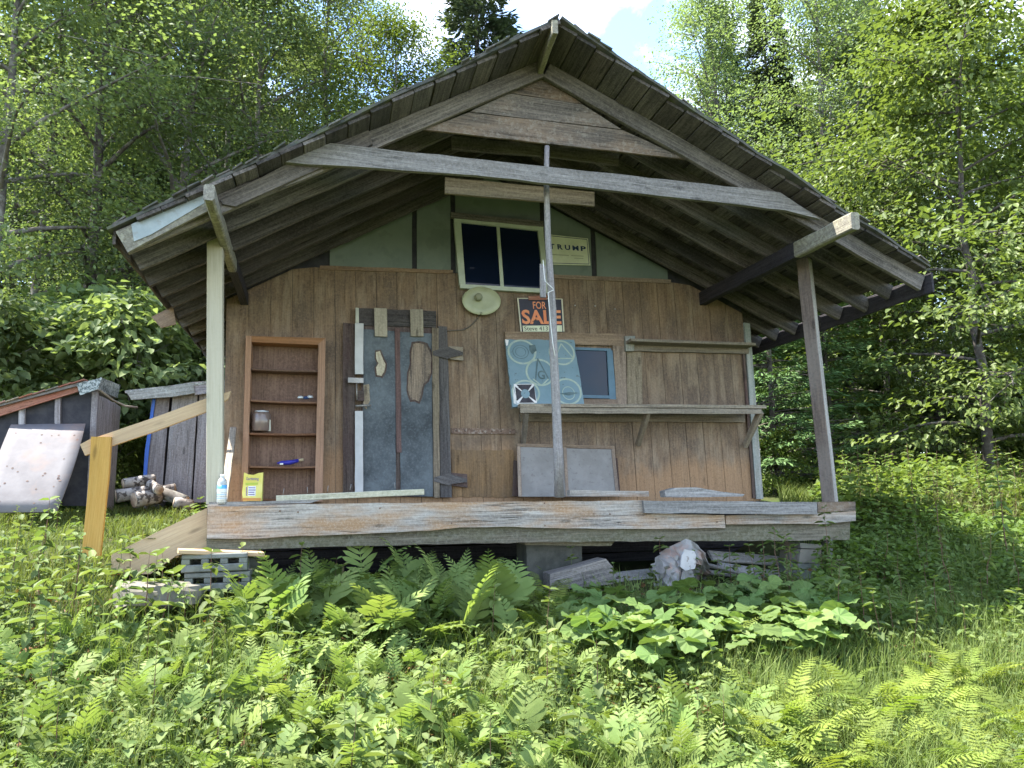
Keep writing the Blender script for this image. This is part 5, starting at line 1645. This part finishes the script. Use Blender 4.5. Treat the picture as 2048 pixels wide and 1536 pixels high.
for p in scatter(72, [(480, 1195, 1010, 1310, 1.0)], .12):
    fern('fern', p, random.uniform(1.05, 1.5), 'lush sensitive fern', 'fern', 'sensitive ferns along the left half of the porch', 'sensitive_fern', random.choice((4, 5, 6)))
for p in scatter(235, [(-60, 1300, 760, 1620, 1.0), (700, 1330, 1330, 1640, .8), (1250, 1480, 1560, 1640, .25)], .10):
    fern('fern', p, random.uniform(.55, .95), 'yellow-green fern', 'fern', 'sensitive ferns in the foreground', 'sensitive_fern', random.choice((3, 4, 4, 5)))
for p in scatter(48, [(1500, 1390, 2080, 1640, 1.0), (1020, 1190, 1130, 1290, .15), (1330, 1270, 1450, 1340, .12)], .14):
    fern('lady', p, random.uniform(.65, 1.0), 'feathery lady fern', 'fern', 'feathery ferns among the grass', 'lady_fern', random.choice((3, 4, 5)))
for p in scatter(95, [(0, 1300, 1500, 1620, 1.0), (600, 1240, 1100, 1340, .3)], .2):
    fern('brown', p, random.uniform(.6, 1.0), 'withered brown fern', 'fern', 'withered brown ferns', 'withered_fern', random.choice((3, 4)))


def roundleaf(seed):
    r = np.random.default_rng(seed)
    n = 22
    V, F = [(0, 0, 0)], []
    for i in range(n):
        a = -math.pi + .22 + (2 * math.pi - .44) * i / (n - 1)
        rad = (1 + .06 * (i % 2) + r.normal(0, .035)) * (1.02 - .10 * math.cos(a) ** 2)
        V.append((rad * math.cos(a) + .25, rad * math.sin(a), .13 * math.sin(3 * a + seed) + .12 * rad - .05 + .045 * (-1) ** i))
    for i in range(1, n):
        F.append((0, i, i + 1))
    o = len(V)
    for z0, z1, x0, x1 in ((0, -1.2, 0, -.05), (-1.2, -2.8, -.05, .1)):
        V += [(x0, -.035, z0), (x0, .035, z0), (x1, .035, z1), (x1, -.035, z1)]
        F.append((o, o + 1, o + 2, o + 3)); o += 4
    return attr_v(mesh('leaf', V, F, LM['broad'], smooth=False), r.uniform(.2, .8) + np.zeros(len(F)))


RL = [roundleaf(i) for i in range(5)]
for p in scatter(95, [(1150, 1250, 1500, 1360, 1.0), (1400, 1240, 1660, 1350, 1.0), (1250, 1340, 1460, 1390, .4), (1580, 1265, 1700, 1320, .25)], .10):
    t = link('coltsfoot', None, None, Matrix.Translation(Vector(p)))
    lb_ = 'round-leaved coltsfoot ' + where(p); tag(t, lb_, 'plant', lb_)
    for k in range(random.choice((3, 4, 5))):
        s = random.uniform(.045, .092)
        q = Vector(p) + Vector((random.uniform(-.13, .13), random.uniform(-.13, .13), s * 2.2 + random.uniform(.0, .10)))
        link('leaf', random.choice(RL), t, Matrix.Translation(q) @ Matrix.Rotation(random.uniform(0, 6.28), 4, 'Z') @ Matrix.Rotation(random.uniform(-.6, .6), 4, 'X') @ Matrix.Rotation(random.uniform(-.25, .6), 4, 'Y') @ Matrix.Scale(s, 4))


def weed(seed, H, n, leafL, wr, mat='weed', lean=.08, whorl=2):
    r = np.random.default_rng(seed)
    zs = np.linspace(-.04, H, 7)
    st = np.column_stack([np.cumsum(r.normal(0, lean * .1, (7, 2)), 0), zs])
    V, F = tubes_np([(st, .0045 * (1.2 - np.linspace(0, 1, 7)))], 5)
    stem = np_mesh('stem', V, F, M['stembrown' if seed % 2 else 'stem'], smooth=True)
    P, D, L_ = [], [], []
    a = r.uniform(0, 6)
    for i in range(n):
        f = (i + .6) / n
        z = H * (.18 + .82 * f) + r.normal(0, .02)
        a += 1.57 + r.normal(0, .5)
        for w in range(whorl):
            aa = a + w * 2 * math.pi / whorl
            P.append([np.interp(z, zs, st[:, 0]), np.interp(z, zs, st[:, 1]), z])
            D.append([math.cos(aa), math.sin(aa), .25 - .5 * (1 - f) + .8 * max(0, f - .8) + r.normal(0, .28)])
            L_.append(leafL * (.6 + .5 * math.sin(math.pi * min(1, f * .9 + .1))) * r.uniform(.8, 1.15))
    P, D, L_ = np.array(P), np.array(D), np.array(L_)
    V, F = leaf_fold(P, D, np.array([[0, 0, 1.]]) + r.normal(0, .2, P.shape), L_, wr, .2)
    v = np.tile(r.uniform(.1, .9, len(P)), 2)
    return stem, np_mesh('foliage', V, F, LM[mat], v=v)


WD = [weed(1, .48, 6, .10, .55), weed(2, .36, 6, .075, .6), weed(3, .62, 9, .085, .34), weed(4, .30, 5, .09, .7), weed(5, .75, 12, .10, .3), weed(6, .42, 5, .12, .5)]


WL = ('paired-leaf weed', 'short bushy weed', 'narrow-leaved weed', 'tiny broad-leaved weed', 'tall feathery-leaved weed', 'large-leaved weed')


def weeds(n, regions, kinds, lo, hi, label, group, name='leafy_weed', mind=.12):
    for p in scatter(n, regions, mind):
        t = link(name, None, None, Matrix.Translation(Vector(p)))
        kd = random.choice(kinds)
        lb_ = WL[kd] + ' ' + label + ', ' + where(p) if p[1] < 6 and name != 'porch_weed' else WL[kd] + ' ' + label
        tag(t, lb_, 'weed', lb_)
        s, f = WD[kd]
        R_ = Matrix.Translation(Vector(p)) @ Matrix.Rotation(random.uniform(0, 6.28), 4, 'Z') @ Matrix.Rotation(random.uniform(-.15, .15), 4, 'X') @ Matrix.Scale(random.uniform(lo, hi), 4)
        link('stem', s, t, R_); link('foliage', f, t, R_)


weeds(60, [(-60, 1130, 420, 1330, 1.0)], (0, 1, 3, 5), .7, 1.1, 'in the left grass', 'leafy weeds left of the steps')
weeds(22, [(420, 1150, 700, 1260, 1.0)], (0, 1, 5), .7, 1.0, 'round the concrete blocks', 'leafy weeds round the concrete blocks')
weeds(130, [(-60, 1300, 1500, 1620, 1.0)], (1, 3, 5, 0), .45, .85, 'between ferns', 'small weeds between the foreground ferns')
weeds(70, [(1600, 1130, 2080, 1320, 1.0), (1500, 1160, 1700, 1230, .5)], (1, 2, 3, 0), .5, .95, 'in shade', 'leafy weeds right of the porch')
weeds(120, [(1690, 985, 2100, 1060, 1.0)], (0, 2, 4, 5), .75, 1.25, 'in the sunny meadow strip before the right forest edge', 'tall weeds before the right forest edge', 'meadow_weed', mind=.05)
weeds(30, [(-60, 1040, 430, 1100, 1.0)], (1, 3, 2), .35, .6, 'in the grass before the sheds', 'low weeds before the sheds', 'low_weed', mind=.06)
weeds(16, [(380, 1085, 440, 1110, 1.0), (1130, 1165, 1500, 1195, 1.0)], (0, 1), .5, .9, 'at the foot of the porch', 'weeds at the foot of the porch', 'porch_weed', mind=.05)
for px, py, k, s, lb in ((2020, 1150, 4, 1.35, 'lone tall sapling-like weed with a blue-green top far right'), (1662, 1175, 4, .9, 'slim leafy stem leaning by the right pier'), (445, 1180, 0, 1.35, 'pale leafy stem rising in front of the concrete blocks'), (1880, 1110, 4, 1.1, 'single dark stem in the pale grass right of the porch')):
    p = place(px, py)
    t = link('leafy_weed', None, None, Matrix.Translation(Vector(p)))
    tag(t, lb, 'weed')
    R_ = Matrix.Translation(Vector(p)) @ Matrix.Rotation(px, 4, 'Z') @ Matrix.Scale(s, 4)
    link('stem', WD[k][0], t, R_); link('foliage', WD[k][1], t, R_)

# ------------------------------------------------------------------ grass, small ground cover (uncountable)


def field(n, seed, ylo, yhi, pxlo=-160, pxhi=2210, power=1.0):
    r = np.random.default_rng(seed)
    Y = ylo * (yhi / ylo) ** (r.uniform(0, 1, n) ** power)
    px = r.uniform(pxlo, pxhi, n)
    dx = (px - PCX) / FPX
    # x on the ground plane of each pixel column
    rx = ROT[0, 0] * dx - ROT[0, 1] * (1000 - PCY) / FPX - ROT[0, 2]
    ry = ROT[1, 0] * dx - ROT[1, 1] * (1000 - PCY) / FPX - ROT[1, 2]
    x = rx * Y / ry
    keep = ~in_cabin(x, Y)
    return r, px[keep], x[keep], Y[keep]


def blades(name, n, seed, ylo, yhi, hlo, hhi, w, mat, label=None, dens=None, **kw):
    r, px, x, y = field(n, seed, ylo, yhi, **kw)
    if dens is not None:
        k = r.uniform(0, 1, len(x)) < dens(px, x, y)
        px, x, y = px[k], x[k], y[k]
    tuft = .5 + .5 * np.sin(4.1 * x + 1.1 * np.sin(3 * y)) * np.sin(3.7 * y + .7)
    n = len(x)
    z = ground_z(x, y)
    h = r.uniform(hlo, hhi, n) * (.6 + .6 * tuft)
    a = r.uniform(0, 2 * np.pi, n)
    ln = r.uniform(.15, .75, n) * h
    d = np.column_stack([np.cos(a), np.sin(a), np.zeros(n)])
    s = np.column_stack([-np.sin(a + r.normal(0, .6, n)), np.cos(a), np.zeros(n)])
    ww = (w * (.7 + .6 * r.uniform(0, 1, n)) * np.clip(y / 4, .8, 2.2))[:, None]
    B = np.column_stack([x, y, z - .02])
    up = np.array([[0, 0, 1.]])
    m = B + up * (h * .6)[:, None] + d * (ln * .3)[:, None]
    t = B + up * h[:, None] * .95 + d * ln[:, None]
    V = np.stack([B - s * ww, B + s * ww, m + s * ww * .7, m - s * ww * .7, t], 1).reshape(-1, 3)
    o = np.arange(n)[:, None] * 5
    F = np.concatenate([o + np.array([[0, 1, 2]]), o + np.array([[0, 2, 3]]), o + np.array([[3, 2, 4]])])
    v = np.tile(np.clip(r.uniform(0, .75, n) + .25 * tuft, 0, 1), 3)
    return link(name, np_mesh(name, V, F, LM[mat], v=v), kind='stuff')


def cover(name, n, seed, ylo, yhi, hmax, l0, l1, mat, dens=None, **kw):
    r, px, x, y = field(n, seed, ylo, yhi, **kw)
    if dens is not None:
        k = r.uniform(0, 1, len(x)) < dens(px, x, y)
        px, x, y = px[k], x[k], y[k]
    n = len(x)
    P = np.column_stack([x, y, ground_z(x, y) + hmax * r.uniform(0, 1, n) ** 1.3 * (.5 + .5 * np.sin(2.3 * x + 1) * np.sin(2.9 * y) + .25)])
    D = r.normal(0, 1, (n, 3)); D[:, 2] = D[:, 2] * .3 - .1
    N = np.array([[0, 0, 1.]]) + r.normal(0, .4, (n, 3))
    V, F = leaf_quads(P, D, N, r.uniform(l0, l1, n) * np.clip(y / 4.5, .8, 2.0), .62, .15)
    return link(name, np_mesh(name, V, F, LM[mat], v=r.uniform(0, 1, n)), kind='stuff')


blades('grass', 212000, 1, 1.9, 7.5, .10, .28, .0022, 'grass', pxlo=-900, pxhi=2960, dens=lambda px, x, y: (.4 + .6 * _ss(1000, 1400, px)) * (1 - .55 * _ss(4.4, 5.4, y) * _ss(4.2, 4.8, x)) * (1 - .9 * _ss(5.0, 5.6, y) * (1 - _ss(4.4, 5.2, x))))
blades('meadow_grass', 58000, 2, 7.6, 14.0, .12, .36, .0022, 'grass', pxlo=1560, pxhi=2800)
blades('shed_grass', 56000, 3, 5.4, 11.0, .04, .13, .0022, 'grass', pxlo=-750, pxhi=520)
blades('dry_grass', 11000, 4, 7.0, 10.5, .2, .5, .0016, 'dry', pxlo=1700)
cover('ground_cover', 122000, 5, 1.9, 6.6, .17, .020, .055, 'weed', pxlo=-900, pxhi=2960, dens=lambda px, x, y: 1 - .8 * _ss(5.0, 5.5, y) * (1 - _ss(4.4, 5.2, x)))
cover('forest_floor_plants', 44000, 6, 10.5, 22.0, .55, .05, .09, 'weed', pxlo=-900, pxhi=2960)
cover('fallen_leaves', 9000, 8, 1.9, 6.0, .10, .02, .05, 'brown')
cover('meadow_undergrowth', 62000, 9, 4.4, 9.0, .30, .028, .055, 'lime', pxlo=1620, pxhi=2800)
cover('meadow_leaves', 50000, 7, 7.0, 11.5, .55, .035, .06, 'lime', pxlo=1640, pxhi=2800)
